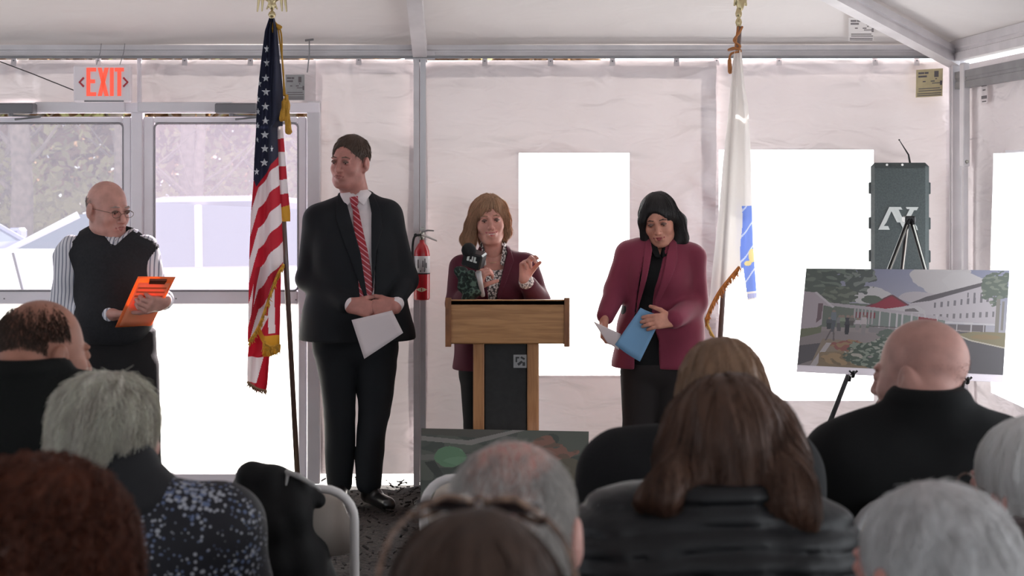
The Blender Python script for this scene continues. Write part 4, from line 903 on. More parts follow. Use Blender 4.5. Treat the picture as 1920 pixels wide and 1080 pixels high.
def board(name, corners, Y_top, Y_bot, art, lab, lab_cat, band=True, nu=420, nv=230):
    q = [P(*corners[0], Y_top), P(*corners[1], Y_top), P(*corners[2], Y_bot), P(*corners[3], Y_bot)]
    N_ = np.cross(q[1]-q[0], q[3]-q[0]); N_ /= np.linalg.norm(N_); N_ = N_ if N_[1] < 0 else -N_
    root = thing(name, (q[2]+q[3])/2, lab, lab_cat)
    MB().prism([x-N_*.001 for x in q], -N_*.006).build('foam_board', M('foam_white', (225,215,222), .6), root)
    v1 = .935 if band else 1.
    def fp(U, V_):
        U = U[..., None]; V_ = V_[..., None]*v1; return (q[0]*(1-U)+q[1]*U)*(1-V_)+(q[3]*(1-U)+q[2]*U)*V_
    raster('printed_picture', fp, art, nu, nv, MATS.get('board_print') or M_print('board_print', .45), root); return root, q
b1, q1 = board('display_board', [(1512,503),(1893,507),(1880,717),(1494,697)], 7.16, 7.06, art1, 'large rendering of a white building with red gable, propped on the black easel', 'board')
def art2(U, V_):
    c = Canvas(U, V_, (74,78,72)); c.blob(.5,.5,2,2,(84,88,80),9,.0,3,(66,72,66)); c.poly([(0,.06),(.45,.10),(.5,0),(0,0)],(78,76,70)); c.poly([(0,.13),(.3,.17),(.62,0),(.55,0),(.28,.12),(0,.08)],(128,124,120)); c.poly([(0,.28),(.3,.26),(.5,.06),(.55,.08),(.34,.30),(0,.34)],(104,102,98))
    c.blob(.17,.30,.09,.11,(92,124,96),12,-.6,4,(104,136,108)); c.poly([(.02,.36),(.16,.66),(.2,.66),(.08,.34)],(52,56,52)); c.blob(.1,.78,.10,.1,(88,98,80),20,-.2,5)
    c.blob(.75,.2,.18,.14,(128,92,80),20,-.2,6,(104,84,72)); c.blob(.88,.5,.12,.2,(92,86,72),22,-.2,7); c.poly([(.35,.75),(.9,.62),(.95,.7),(.4,.9)],(110,106,104)); c.blob(.6,.5,.14,.12,(86,104,84),20,-.3,8); c.rect(.45,.55,.52,.66,(150,144,140)); c.rect(.56,.7,.7,.78,(140,132,130)); return c.c
b2, q2 = board('display_board', [(790,803),(1104,809),(1101,988),(788,982)], 7.12, 6.98, art2, 'dark aerial site picture standing on the ground in front of the lectern', 'board', False, 260, 160)
b2.location.z += 0
# easel
ea = thing('easel', (P(1690,0,7.2)[0], 7.25, 0), 'black folding easel carrying the large building rendering', 'easel')
bt = M('easel_black', (34,34,36), .4, .3); ap = P(1704, 410, 7.26)
def leg_(a, b, nm='leg'):
    a, b = np.array(a), np.array(b); o = MB().tube([a, b], .011, 8).build(nm, bt, ea, smooth=True); MB().tube([a*.55+b*.45+(0,-.012,0), a*.98+b*.02+(0,-.012,0)], .0035, 5).build('inner_rod', steel, o); MB().lathe(b, [(.016,-.01),(.018,.02),(.012,.03)], 10).build('rubber_foot', black, o); return o
def gp(px, Y): return np.array(((px-VPX)*Y/FPX, Y, .01))
leg_(ap+(-.004,-.02,0), gp(1478, 6.99)); leg_(ap+(.004,-.02,0), gp(1872, 6.99)); leg_(ap+(0,.02,-.02), (ap[0], 7.85, .01), 'rear_leg')
MB().box(ap-(.024,.03,.02), ap+(.024,.03,.012), bev=.005).build('top_cap', bt, ea)
for (x, y) in ((1598,700),(1812,712)):
    hk = P(x, y, 7.05); MB().tube(smooth_pts([hk+(-.005,.04,-.04), hk+(0,.03,-.01), hk+(0,-.015,-.012), hk+(0,-.03,.012)]), .008, 6).build('tray_hook', bt, ea, smooth=True)
    MB().tube([hk+(-.018,-.02,.014), hk+(0,-.02,-.002), hk+(.018,-.02,.014)], .005, 6).build('clip', bt, ea)
# loudspeaker on its stand
yp = 7.66; sp = thing('loudspeaker', P(1687,560,yp), 'tall dark grey loudspeaker with white AV logo and antenna behind the easel', 'loudspeaker')
sp_rot = math.radians(-14.7)
gry = M('speaker_grey', (72,80,80), .6, noise=(60,.12)); 
def sb(n, x0, y0, x1, y1, d0, d1, mat, bev=.006, par=None):
    A, C = P(x0, y1, yp), P(x1, y0, yp); return MB().box((A[0], yp+d0, A[2]), (C[0], yp+d1, C[2]), bev=bev).build(n, mat, par or sp)
sb('cabinet', 1634, 305, 1740, 566, .0, .26, gry, .018); sb('grille', 1640, 314, 1735, 505, -.008, .01, M('speaker_grille', (80,88,88), .75, noise=(160,.2)), .004)
for y in (342, 408, 470):
    sb('side_latch', 1630, y, 1636, y+22, .02, .08, gry, .003); sb('side_latch', 1738, y, 1743, y+22, .02, .08, gry, .003)
lg = MB(); z = lambda x, y: np.array((P(x,y,yp-.01)[0], yp-.010, P(x,y,yp-.01)[2]))
for poly in ([(1649,431),(1669,388),(1677,388),(1690,417),(1683,417),(1673,396),(1664,417),(1659,424),(1667,424),(1670,431)], [(1676,388),(1690,388),(1693,393),(1686,393),(1700,424),(1703,431),(1695,431)], [(1699,388),(1722,388),(1719,394),(1714,394),(1708,406),(1712,416),(1719,424),(1721,431),(1711,431),(1703,414),(1700,420),(1696,412),(1706,392),(1701,392)]):
    lg.prism([z(*q) for q in poly], (0,-.0015,0))
lg.build('av_logo', M('logo_white', (205,210,206), .6), sp)
for x in (1664, 1692): MB().lathe(P(x, 309, yp-.002), [(.006,0),(.006,-.004)], 10, (0,1,0)).build('indicator', M('indicator_white', (240,240,235), .3), sp)
a = P(1706, 303, yp); MB().tube([a+(0,.05,-.01), P(1703,290,yp)+(0,.05,0), P(1686,262,yp)+(0,.05,0)], [.006,.0045,.002], 6).build('antenna', black, sp)
MB().lathe(P(1686,262,yp)+(0,.05,0), [(.001,-.004),(.004,-.002),(.004,.002),(.001,.004)], 8).build('antenna_tip', black, sp)
st = thing('speaker_stand', (P(1687,0,yp)[0], yp+.12, 0), 'black tripod stand under the dark loudspeaker', 'stand')
zc = P(1687,566,yp)[2]; sx, sy = st.location.x, st.location.y
MB().tube([(sx,sy,.12),(sx,sy,zc-.02)], .018, 12).build('pole', bt, st, smooth=True); MB().lathe((sx,sy,zc-.03), [(.03,0),(.06,.012),(.06,.028)], 16).build('top_plate', bt, st)
MB().lathe((sx,sy,.5), [(.03,0),(.032,.01),(.032,.06),(.026,.07)], 14).build('collar', bt, st)
for q in range(3):
    t = math.radians(30+120*q); MB().tube([(sx+.03*math.cos(t), sy+.03*math.sin(t), .52), (sx+.30*math.cos(t), sy+.30*math.sin(t), .012)], .011, 8).build('leg', bt, st, smooth=True)

sp.rotation_euler.z = sp_rot
# ================================================================ folding chairs
chw = M('chair_white', (226,222,220), .45); chp = M('chair_plastic', (232,222,212), .5)
def chair(x, y, lab, w=.42, yaw=0, grp='white folding chairs of the audience', metal=None):
    root = thing('folding_chair', (x, y, 0), lab, 'chair', grp, rz=yaw); mm = metal or chw
    hw_ = w/2; pts = [(-hw_,.10,.02),(-hw_,.03,.40),(-hw_,0,.66)]
    for a in range(0, 91, 15): t = math.radians(a); pts.append((-hw_+.08*(1-math.cos(t)), 0, .70+.08*math.sin(t)))
    pts2 = [(-p[0], p[1], p[2]) for p in pts[::-1]]
    MB().tube(np.array(pts+pts2), .0115, 10).build('back_frame', mm, root, smooth=True, local=True)
    g = MB(); n = 16; V = []; F = []
    for i in range(n+1):
        t = i/n; xx = (-hw_+.012)+(w-.024)*t; e = math.sqrt(max(0, 1-max(0, (abs(t-.5)-.32)/.18)**2)); top = .70+.068*e; bot = .585+.03*(1-math.sin(math.pi*t)); yy = .012+.028*math.sin(math.pi*t)
        for (q, z_) in ((0,bot),(0,top),(.008,top),(.008,bot)): V.append((xx, yy+q, z_))
    for i in range(n):
        for j in range(4): F.append((i*4+j, i*4+(j+1)%4, i*4+4+(j+1)%4, i*4+4+j))
    F += [(0,1,2,3), tuple(n*4+j for j in (3,2,1,0))]; g.add(V, F); g.build('backrest', chp, root, smooth=True, local=True)
    MB().box((-hw_+.02,.03,.425), (hw_-.02,.42,.445), bev=.01).build('seat', chp, root, local=True)
    MB().tube(np.array([(-hw_+.02,-.03,.02),(-hw_+.02,.38,.42),(hw_-.02,.38,.42),(hw_-.02,-.03,.02)]), .010, 8).build('rear_leg_frame', mm, root, smooth=True, local=True)
    MB().tube(np.array([(-hw_,.085,.12),(hw_,.085,.12)]), .008, 6).build('crossbar', mm, root, local=True)
    for s in (-1, 1): MB().tube(np.array([(s*hw_,.035,.40),(s*hw_,.40,.02)]), .010, 8).build('front_leg', mm, root, smooth=True, local=True)
    return root
CH_Y = 4.02
chair(P(517,0,CH_Y)[0], CH_Y, 'white folding chair with a black coat thrown over its left side', .395)
chair(P(935,0,4.16)[0], 4.16, 'white folding chair half hidden behind the balding grey-haired man', .39)
bc = chair(P(1765,0,3.58)[0], 3.56, 'grey folding chair under the bald person in the black coat', .40, metal=M('chair_grey', (150,148,148), .5)); bc.scale = (1,1,1.08)
# ================================================================ people
def skin(name, col): return M('skin_'+name, col, .52, noise=(26,.14), sss=.10, spec=.4, bump=(180,.15,.002))
eye_w = M('eye_white', (214,206,202), .3); iris = M('iris_brown', (52,38,32), .2)
def A3(*v): return np.array(v, float)
class Head:
    def __init__(s, c, R, k=1.): s.c = np.array(c, float); s.R = R; s.k = k
    def w(s, *l): return s.c+s.R@(np.array(l, float)*s.k)
    def shape(s, neck_to=None, fem=False, nr=.056, jaw=1., brow=1., ears=True, nose=1.):
        S = Shape(); w = s.w; k = s.k; R = s.R; e = lambda c, r, kk=.02, sub=False: S.ell(w(*c), A3(*r)*k, R, kk*k, sub)
        S.ell(w(0,.018,.035), A3(.076,.096,.086)*k, R, .0); e((0,-.02,-.025),(.064,.072,.085),.03)
        e((0,-.042,-.082),(.041*jaw,.042,.033),.03); e((0,-.072,-.098),(.020*jaw,.016,.014),.02)
        for q in (-1,1): e((q*.040,-.055,-.028),(.022,.026,.024),.02); S.cone(w(q*.045,-.012,-.075), w(q*.022,-.06,-.097), .018*jaw*k, .014*k, .025*k)
        for q in (-1,1): e((q*.031,-.100,.003),(.019,.016,.011),.012,True)
        for q in (-1,1): e((q*.031,-.080,.002),(.0155,.0135,.0115),.004)
        for q in (-1,1): S.cone(w(q*.014,-.089,.024), w(q*.046,-.078,.022), .0065*brow*k, .005*brow*k, .012*k)
        n = nose; S.cone(w(0,-.088,.012), w(0,-.112*n**.3,-.030), .0075*k, .0115*k*n, .012*k)
        for q in (-1,1): e((q*.0115,-.100,-.034),(.0075,.010,.0070),.006)
        e((0,-.089,-.062),(.025,.014,.017),.015); S.cone(w(-.018,-.098,-.0575), w(.018,-.098,-.0575), .0045*k, None, .004*k); S.cone(w(-.014,-.098,-.067), w(.014,-.098,-.067), .0055*k, None, .004*k)
        S.cone(w(-.020,-.104,-.0623), w(.020,-.104,-.0623), .0022*k, None, .003*k, True); S.cone(w(0,-.092,-.078), w(0,-.092,-.081), .003*k, None, .01*k, False)
        if ears:
            for q in (-1,1):
                e((q*.083,.016,-.004),(.010,.020,.033),.006); e((q*.093,.004,.002),(.006,.010,.017),.005,True); e((q*.075,.006,-.034),(.008,.009,.011),.006)
        if neck_to is not None: S.cone(w(0,.015,-.055), neck_to, nr*k, nr*1.08*k, .03)
        return S
    def parts(s, root, body, browm, lipm, lids=True, skinm=None, smile=0.):
        w, k = s.w, s.k
        for q in (-1,1):
            ey = MB(); 
            o = shp('eye', Shape().ell(w(q*.031,-.0835,.0015), A3(.0115,.0105,.0070)*k, s.R), .0016, eye_w, body)
            shp('iris', Shape().ell(w(q*.031,-.0915,.0012), A3(.0052,.0040,.0055)*k, s.R), .0012, iris, o)
            if lids:
                shp('eyelid', Shape().cone(w(q*.020,-.0935,.0065), w(q*.031,-.0965,.0085), .0022*k, .0026*k).cone(w(q*.031,-.0965,.0085), w(q*.043,-.0895,.0055), .0026*k, .0022*k), .0015, M('eyelash', (104,76,68), .7), body)
            shp('eyebrow', Shape().cone(w(q*.015,-.0975,.0265), w(q*.032,-.0955,.0295), .0026*k, .0030*k, .004).cone(w(q*.032,-.0955,.0295), w(q*.049,-.0835,.0235), .0030*k, .0016*k, .004), .0015, browm, body)
        L_ = Shape(); u = smile*.0085; mw = 1.18+.2*smile
        L_.cone(w(-.021*mw,-.0965+.004*smile,-.060+u), w(-.006,-.1030,-.0570), .0022*k, .0030*k, .004); L_.cone(w(.021*mw,-.0965+.004*smile,-.060+u), w(.006,-.1030,-.0570), .0022*k, .0030*k, .004); L_.cone(w(-.006,-.1030,-.0570), w(.006,-.1030,-.0570), .0030*k, None, .003)
        L_.cone(w(-.019*mw,-.0965+.004*smile,-.0635+u), w(0,-.1035,-.068), .0022*k, .0038*k, .004); L_.cone(w(.019*mw,-.0965+.004*smile,-.0635+u), w(0,-.1035,-.068), .0022*k, .0038*k, .004)
        shp('lips', L_, .0015, lipm, body)
        if smile > .5: shp('teeth', Shape().cone(w(-.013,-.1055,-.0615), w(.013,-.1055,-.0615), .0022*k), .0012, M('teeth', (225,215,205), .3), body)
def hand(W, d, n, ts=1, curl=(.5,.6,.5), s=1., spread=.05, thumb=(.7,.5,.3), curls=None, arm=.09, elbow=None):
    """W wrist, d towards the fingertips, n the way the palm faces, ts thumb side"""
    W = np.array(W, float); d = np.array(d, float); d /= np.linalg.norm(d); n = np.array(n, float); n = n-d*(n@d); n /= np.linalg.norm(n); t = ts*np.cross(d, n)
    S = Shape(); fd = -d if elbow is None else (np.array(elbow)-W)/np.linalg.norm(np.array(elbow)-W)
    S.cone(W+fd*arm*s, W, .029*s, .025*s, .01)
    offs = (.027,.009,-.009,-.026); ln = (.070,.078,.072,.056); kn = (.086,.090,.086,.078)
    for o, kk in zip(offs, kn): S.cone(W+t*o*.65*s, W+d*kk*s+t*o*s, .0155*s, .0115*s, .012*s)
    for i, (o, L_, kk) in enumerate(zip(offs, ln, kn)):
        p = W+d*kk*s+t*o*s; a = 0; r = .0098*s if i < 3 else .0086*s; c = curls[i] if curls else curl
        for j, (fr, cu) in enumerate(zip((.46,.30,.24), c)):
            a += cu; dd = math.cos(a)*d+math.sin(a)*n+t*spread*(1.5-i)*math.cos(a); q = p+dd*L_*fr*s; S.cone(p, q, r, r*.93, .003*s); p = q; r *= .93
    b = W+d*.018*s+t*.022*s; out, fw, op = thumb; v = d*(1-out*.5)+t*out+n*fw*.5; v /= np.linalg.norm(v); m = b+v*.045*s; v2 = v+n*op+d*.25; v2 /= np.linalg.norm(v2); e = m+v2*.030*s; v3 = v2+n*op*.8; v3 /= np.linalg.norm(v3)
    S.cone(b, m, .0145*s, .0115*s, .012*s).cone(m, e, .0112*s, .0100*s, .004*s).cone(e, e+v3*.024*s, .0100*s, .0085*s, .003*s)
    return S
def wend(E, W, g): return W+(E-W)/np.linalg.norm(E-W)*g
def person(label_, x, y, z=0.): return thing('person', (x, y, z), label_, 'person')
def leg_bones(hip, knee, ank, r=(.095,.066,.043)): return [(hip, knee, r[0], r[1], .008), (knee, ank, r[1], r[2], .008)]
def shape_of(bones, d=0., k=.022):
    S = Shape()
    for b in bones: S.cone(b[0], b[1], max(.012, b[2]+d), max(.012, b[3]+d), b[4] if len(b) > 4 else k)
    return S
def shoe(name, heel, toe, mat, root, w=.042):
    S = Shape().cone(heel+A3(0,0,.045), heel+A3(0,0,.055), w*.9).cone(heel+A3(0,0,.035), toe+A3(0,0,.028), w*.85, w*.8, .02).cone(heel+A3(0,0,.08), heel*.6+toe*.4+A3(0,0,.06), w*.8, w*.6, .02).above(heel[2]+.004)
    return shp(name, S, .005, mat, root)
def body_mesh(root, core, head, hands, mat, zcut, h=.007):
    parts = [core.below(zcut).mesh(h), head.mesh(.0032)]+[q.mesh(.0032) for q in hands]
    o = obj('body', *join(*parts), mat, root); return o
def Q(Y): return lambda x, y, dy=0.: P(x, y, Y+dy)
def xz(pts, Y): return [(P(x, y, Y)[0], P(x, y, Y)[2]) for x, y in pts]
def sheetlet(name, c, mat, root=None, th=.0012, bend=0., n=8):
    """a sheet of paper from four corners (TL,TR,BR,BL) with a slight bend"""
    c = [np.array(q, float) for q in c]; N_ = np.cross(c[1]-c[0], c[3]-c[0]); N_ /= np.linalg.norm(N_); V = []; F = []
    for s_ in (0, 1):
        for i in range(n+1):
            for j in range(n+1):
                u, v = i/n, j/n; p = (c[0]*(1-u)+c[1]*u)*(1-v)+(c[3]*(1-u)+c[2]*u)*v; V.append(p+N_*(bend*math.sin(math.pi*u)+s_*th))
    m = (n+1)**2; g = lambda i, j: i*(n+1)+j
    for i in range(n):
        for j in range(n): q = (g(i,j), g(i+1,j), g(i+1,j+1), g(i,j+1)); F += [q, tuple(a+m for a in q[::-1])]
    for i in range(n):
        for q in ((g(i,0), g(i+1,0)), (g(i+1,n), g(i,n)), (g(0,i+1), g(0,i)), (g(n,i), g(n,i+1))): F.append((q[1], q[0], q[0]+m, q[1]+m))
    return obj(name, V, F, mat, root)
paper = M_fabric('paper', (232,222,224), .25, tcol=(230,220,215))
shoe_b = M('black_leather', (24,22,22), .3, coat=.3)

# ---------------------------------------------------------------- tall man in dark suit
q = Q(7.55); man = person('person in dark navy suit with red striped tie, looking aside and holding white paper', *q(662,0)[:2])
sk = skin('ruddy', (178,122,112)); suit = M('navy_suit', (22,25,29), .8, spec=.3, noise=(3,.15), bump=(300,.1,.002))
H = Head(q(655,305), rot(-24,2,2), 1.02); nb = q(668,378,.03)
hs = H.shape(neck_to=nb, nr=.062, jaw=1.4, nose=1.05)
SL, SR_ = q(598,412,.02), q(724,406,.02); EL, ER = q(580,522,-.0), q(757,526,.02); WL, WR = q(658,573,-.21), q(742,574,-.21)
tors = [(q(632,430,.02), q(624,590,.02), .125,.128,.09), (q(702,430,.02), q(712,590,.02), .12,.128,.09), (q(645,480,-.02), q(650,580,-.05), .12,.13,.09), (q(685,480,-.02), q(690,580,-.05), .12,.13,.09), (nb+(0,.02,-.02), SL, .07,.066,.06), (nb+(0,.02,-.02), SR_, .07,.066,.06)]
arms = [(SL, EL, .074,.062), (EL, wend(EL,WL,.035), .062,.043), (SR_, ER, .074,.062), (ER, wend(ER,WR,.035), .062,.043)]
hip = [(q(636,600,.02), q(634,650,.02), .118,.112,.08), (q(698,600,.02), q(702,650,.02), .118,.112,.08)]
legs = leg_bones(q(632,650,.02), q(636,775,.0), q(638,905,.03), (.100,.070,.058))+leg_bones(q(704,650,.02), q(702,775,.0), q(690,905,.0), (.100,.070,.058))
core = shape_of(tors+arms+hip+legs, -.024)
hl = hand(WL, A3(.95,-.05,-.18), A3(.1,.9,-.3), 1, elbow=EL, curl= (.5,.9,.6), s=1.12, thumb=(.5,.6,.3)); hr = hand(WR, A3(-.95,-.08,-.10), A3(-.1,.9,-.35), -1, elbow=ER, curl= (.7,1.0,.7), s=1.12, thumb=(.5,.5,.4))
bd = body_mesh(man, core, hs, [hl, hr], sk, H.w(0,0,-.15)[2])
H.parts(man, bd, M('brow_brown', (110,84,72), .8), M('lip_ruddy', (150,88,84), .5))
hb = M_hair('hair_brown', (112,92,80), .35)
hair = Shape().ell(H.w(0,.024,.042), A3(.083,.101,.090)*1.02, H.R).ell(H.w(0,-.118,-.01), A3(.078,.086,.104), H.R, .014, True).ell(H.w(.0,-.04,-.10), A3(.12,.10,.085), H.R, .01, True).ell(H.w(-.082,.01,-.005), A3(.016,.022,.035), H.R, .005, True).ell(H.w(.082,.01,-.005), A3(.016,.022,.035), H.R, .005, True)
ho = shp('hair', hair, .004, hb, man); strands(hair, 2200, .035, 5, H.w(.02,.05,.12), .0012, hb, 'hair_strands', ho, down=.25, lift=.006, keep=None, seed=3)
jk = shape_of(tors+arms, 0.).chain([q(628,600,.01), q(620,632,.01)], [.135,.142], .08).chain([q(706,600,.01), q(722,632,.01)], [.135,.142], .08).cone(q(640,600,-.03), q(636,632,-.03), .13, .135, .08).cone(q(690,600,-.03), q(700,632,-.03), .13, .135, .08)
jk0 = jk.copy(); vpoly = xz([(640,345),(628,362),(648,400),(668,470),(684,556),(702,556),(704,470),(698,400),(690,360),(682,342)], 7.42)
jk.fold(.006, 10, 5, (1,1,.7)).fold(.0025, 27, 6, (1,1,.8)).above(q(0,636)[2]).below(q(0,352)[2]); jk.cutpoly(vpoly, 7.60)
shp('suit_jacket', jk, .007, suit, man)
shirt = M('white_shirt', (222,212,214), .7, bump=(40,.2)); tieM = None
sh = shape_of([b for b in tors], -.012).ell(nb+(0,-.01,.01), (.075,.075,.055), k=.03).below(q(0,350)[2])
inner = sh.copy(); vz = patch(inner, xz([(636,346),(622,362),(645,405),(664,475),(682,566),(706,566),(710,470),(704,400),(694,358),(686,342),(664,366)], 7.42), -.03, .0, 7.6, .004); so = obj('shirt', *vz, shirt, man)
for poly in (xz([(630,344),(640,346),(664,372),(648,388),(634,366)], 7.44), xz([(688,342),(681,344),(664,372),(680,386),(694,362)], 7.44)): obj('shirt_collar', *patch(inner, poly, -.004, .007, 7.56, .0025), shirt, so)
def tie_pat(nt, b, mp):
    N = nt.nodes.new; L = nt.links.new; mp.inputs['Rotation'].default_value = (0, math.radians(-38), 0); w = N('ShaderNodeTexWave'); w.bands_direction = 'Z'; w.inputs['Scale'].default_value = 17; L(mp.outputs[0], w.inputs[0])
    r = N('ShaderNodeValToRGB'); r.color_ramp.elements[0].position = .84; r.color_ramp.elements[1].position = .93; r.color_ramp.elements[0].color = (*lin((150,20,36)), 1); r.color_ramp.elements[1].color = (*lin((205,150,160)), 1); L(w.outputs[0], r.inputs[0]); L(r.outputs[0], b.inputs['Base Color'])
tieM = M('red_striped_tie', rough=.45, pattern=tie_pat)
tie = obj('tie', *patch(inner, xz([(658,388),(668,388),(690,470),(702,540),(696,556),(676,556),(668,480)], 7.42), -.002, .010, 7.6, .003), tieM, man); obj('tie_knot', *patch(inner, xz([(653,370),(669,368),(670,382),(665,390),(657,390)], 7.42), -.002, .018, 7.6, .0025), tieM, tie)
for poly in (xz([(628,362),(640,346),(650,390),(676,470),(690,554),(686,558),(664,500),(640,440),(628,410)], 7.42), xz([(682,344),(694,360),(712,395),(716,430),(706,470),(700,556),(697,480),(695,400)], 7.42)): obj('lapel', *patch(jk0, poly, -.003, .007, 7.62, .0035), suit, man)
for a, b in ((WL, hl), (WR, hr)):
    E_ = EL if a is WL else ER; d_ = (a-E_)/np.linalg.norm(a-E_)
    shp('shirt_cuff', Shape().cone(a-d_*.060, a-d_*.012, .038, .034, 0), .004, shirt, man)
tr = shape_of(hip+legs, .004); tr.fold(.009, 12, 8, (1,1,.6)).fold(.003, 30, 8).above(q(0,922)[2]); shp('trousers', tr, .008, suit, man)
zf = 0.0
shoe('shoe', q(640,905,.03)*(1,1,0), q(632,905,-.16)*(1,1,0), shoe_b, man); shoe('shoe', q(692,905,.03)*(1,1,0), q(728,905,-.14)*(1,1,0), shoe_b, man)
for s_, (x, y) in enumerate(((640,612),)): pass
pp_ = sheetlet('paper_sheet', [P(659,600,7.27), P(735,582,7.27), P(756,624,7.24), P(683,673,7.24)], paper, bend=.006); tag(pp_, 'white paper sheet held in front of the tall man in the suit', 'paper')

# ---------------------------------------------------------------- man with sweater vest and clipboard
q = Q(7.0); mv = person('bald person in glasses, dark sweater vest and striped shirt, reading from an orange clipboard', *q(215,0)[:2])
sk = skin('fair', (192,142,130)); H = Head(q(203,394), rot(48,8,0), 1.03); nb = q(198,448,.04)
hs = H.shape(neck_to=nb, nr=.066, jaw=1.3, nose=1.1)
SL, SR_ = q(134,474,.02), q(268,466,.02); EL, ER = q(124,582,-.0), q(290,556,.0); WL, WR = q(212,590,-.20), q(308,566,-.24)
tors = [(q(186,480,.02), q(190,600,.0), .098,.108,.07), (q(236,480,.02), q(234,600,.0), .098,.105,.07), (q(200,500,-.03), q(202,590,-.07), .10,.125,.07), (q(225,500,-.03), q(228,590,-.07), .10,.12,.07), (nb+(0,.02,-.02), SL, .07,.06,.06), (nb+(0,.02,-.02), SR_, .07,.06,.06)]
arms = [(SL, EL, .074,.066), (EL, wend(EL,WL,.045), .062,.044), (SR_, ER, .066,.056), (ER, wend(ER,WR,.045), .054,.042)]
hip = [(q(190,600,.02), q(190,680,.02), .11,.11,.06), (q(240,600,.02), q(244,680,.02), .11,.11,.06)]
legs = leg_bones(q(190,690,.03), q(200,820,.0), q(204,965,.05), (.105,.078,.06))+leg_bones(q(250,690,.0), q(266,820,-.02), q(280,965,.0), (.105,.078,.06))
core = shape_of(tors+arms+hip+legs, -.022)
hl = hand(WL, A3(.8,-.35,.0), A3(.3,.2,1.0), -1, elbow=EL, curl= (.5,.8,.6), s=1.1, thumb=(.6,.9,.3)); hr = hand(WR, A3(-.45,-.85,-.05), A3(-.7,.3,.5), 1, elbow=ER, curl= (.9,1.0,.6), s=1.1, thumb=(.6,.8,.3))
bd = body_mesh(mv, core, hs, [hl, hr], sk, H.w(0,0,-.16)[2])
H.parts(mv, bd, M('brow_grey', (150,136,130), .8), M('lip_fair', (165,100,96), .5))
gh = M_hair('hair_grey_short', (170,160,154), .2)
sc_ = Shape().ell(H.w(0,.022,.03), A3(.080,.100,.088), H.R)
strands(sc_, 900, .014, 4, H.w(0,.03,.12), .0009, gh, 'cropped_hair', mv, down=.6, keep=lambda p: (((p-H.c)@H.R)[:,1] > .02) & (((p-H.c)@H.R)[:,2] < .05) & (((p-H.c)@H.R)[:,2] > -.05), seed=8)
gl = MB(); gk = H.k
for s_ in (-1, 1):
    gl.tube([H.w(s_*.032+.021*math.cos(a), -.108+.004*abs(math.sin(a)), -.002+.015*math.sin(a)) for a in np.linspace(0, 6.283, 17)[:-1]], .0012, 5, closed=True)
    gl.tube([H.w(s_*.053,-.106,.004), H.w(s_*.079,-.02,.008), H.w(s_*.083,.012,.006)], .0012, 5)
gl.tube([H.w(-.011,-.110,.0), H.w(0,-.113,.003), H.w(.011,-.110,.0)], .0012, 5); gl.build('glasses', M('glasses_metal', (110,90,80), .3, .7), mv, smooth=True)
def stripe_pat(nt, b, mp):
    N = nt.nodes.new; L = nt.links.new; w = N('ShaderNodeTexWave'); w.bands_direction = 'X'; w.inputs['Scale'].default_value = 19; w.inputs['Distortion'].default_value = 1.2; w.inputs['Detail Scale'].default_value = .3; L(mp.outputs[0], w.inputs[0])
    r = N('ShaderNodeValToRGB'); r.color_ramp.elements[0].position = .12; r.color_ramp.elements[1].position = .3; r.color_ramp.elements[0].color = (*lin((120,124,140)), 1); r.color_ramp.elements[1].color = (*lin((216,214,220)), 1); L(w.outputs[0], r.inputs[0]); L(r.outputs[0], b.inputs['Base Color'])
stripe = M('striped_shirt', rough=.7, pattern=stripe_pat)
sl_ = Shape()
for a in arms: sl_.cone(a[0], a[1], a[2], a[3], .05)
sl_.fold(.008, 19, 9, (1,1,1)).fold(.003, 45, 9); shp('shirt', sl_, .007, stripe, mv)
vest = shape_of(tors, .006); vc = vest.copy()
for s_, e_ in ((SL, EL), (SR_, ER)): vest.cone(s_+(0,0,.05)+(e_-s_)*.0, s_+(e_-s_)*.6, .058, .066, .006, True)
vn = xz([(172,405),(168,425),(190,445),(212,462),(226,446),(246,424),(240,405)], 6.86); vest.fold(.006, 12, 15).fold(.002, 30, 5).above(q(0,640)[2]).below(q(0,415)[2]); vest.cutpoly(vn, 7.02)
shp('sweater_vest', vest, .007, M('charcoal_knit', (38,38,41), .9, spec=.3, noise=(90,.15), bump=(250,.3,.003)), mv)
ish = shape_of(tors, -.004).ell(nb+(0,0,.015), (.082,.082,.05), k=.03); so = obj('shirt_front', *patch(ish, xz([(160,412),(166,430),(188,450),(214,470),(230,450),(250,424),(244,408),(216,448),(190,432)], 6.86), -.02, .004, 7.05, .004), stripe, mv)
for poly in (xz([(165,412),(176,414),(212,450),(206,462),(186,446),(170,430)], 6.86), xz([(246,418),(238,424),(216,450),(219,462),(236,446),(248,430)], 6.86)): obj('shirt_collar', *patch(ish, poly, -.004, .010, 7.04, .003), stripe, so)
for a, E_ in ((WL, EL), (WR, ER)):
    d_ = (a-E_)/np.linalg.norm(a-E_); shp('shirt_cuff', Shape().cone(a-d_*.085, a-d_*.022, .042, .037, 0), .004, stripe, mv)
tr = shape_of(hip+legs, .006); tr.fold(.006, 12, 18, (1,1,.5)).above(.03).below(q(0,618)[2]); shp('trousers', tr, .009, M('dark_trousers', (30,28,29), .85, spec=.3, bump=(200,.2)), mv)
shoe('shoe', q(202,0,.05)*(1,1,0), q(212,0,-.13)*(1,1,0), shoe_b, mv); shoe('shoe', q(275,0,.0)*(1,1,0), q(300,0,-.17)*(1,1,0), shoe_b, mv)
oc = M_fabric('orange_board', (252,160,105), .55, tcol=(255,155,80))
TL, TR, BR, BL = P(259,519,6.62), P(329,520,6.66), P(284,610,6.80), P(216,614,6.76)
cb = thing('clipboard', (BL+BR)/2, 'translucent orange clipboard held by the person in the sweater vest', 'clipboard'); sheetlet('board', [TL, TR, BR, BL], oc, cb, th=.003)
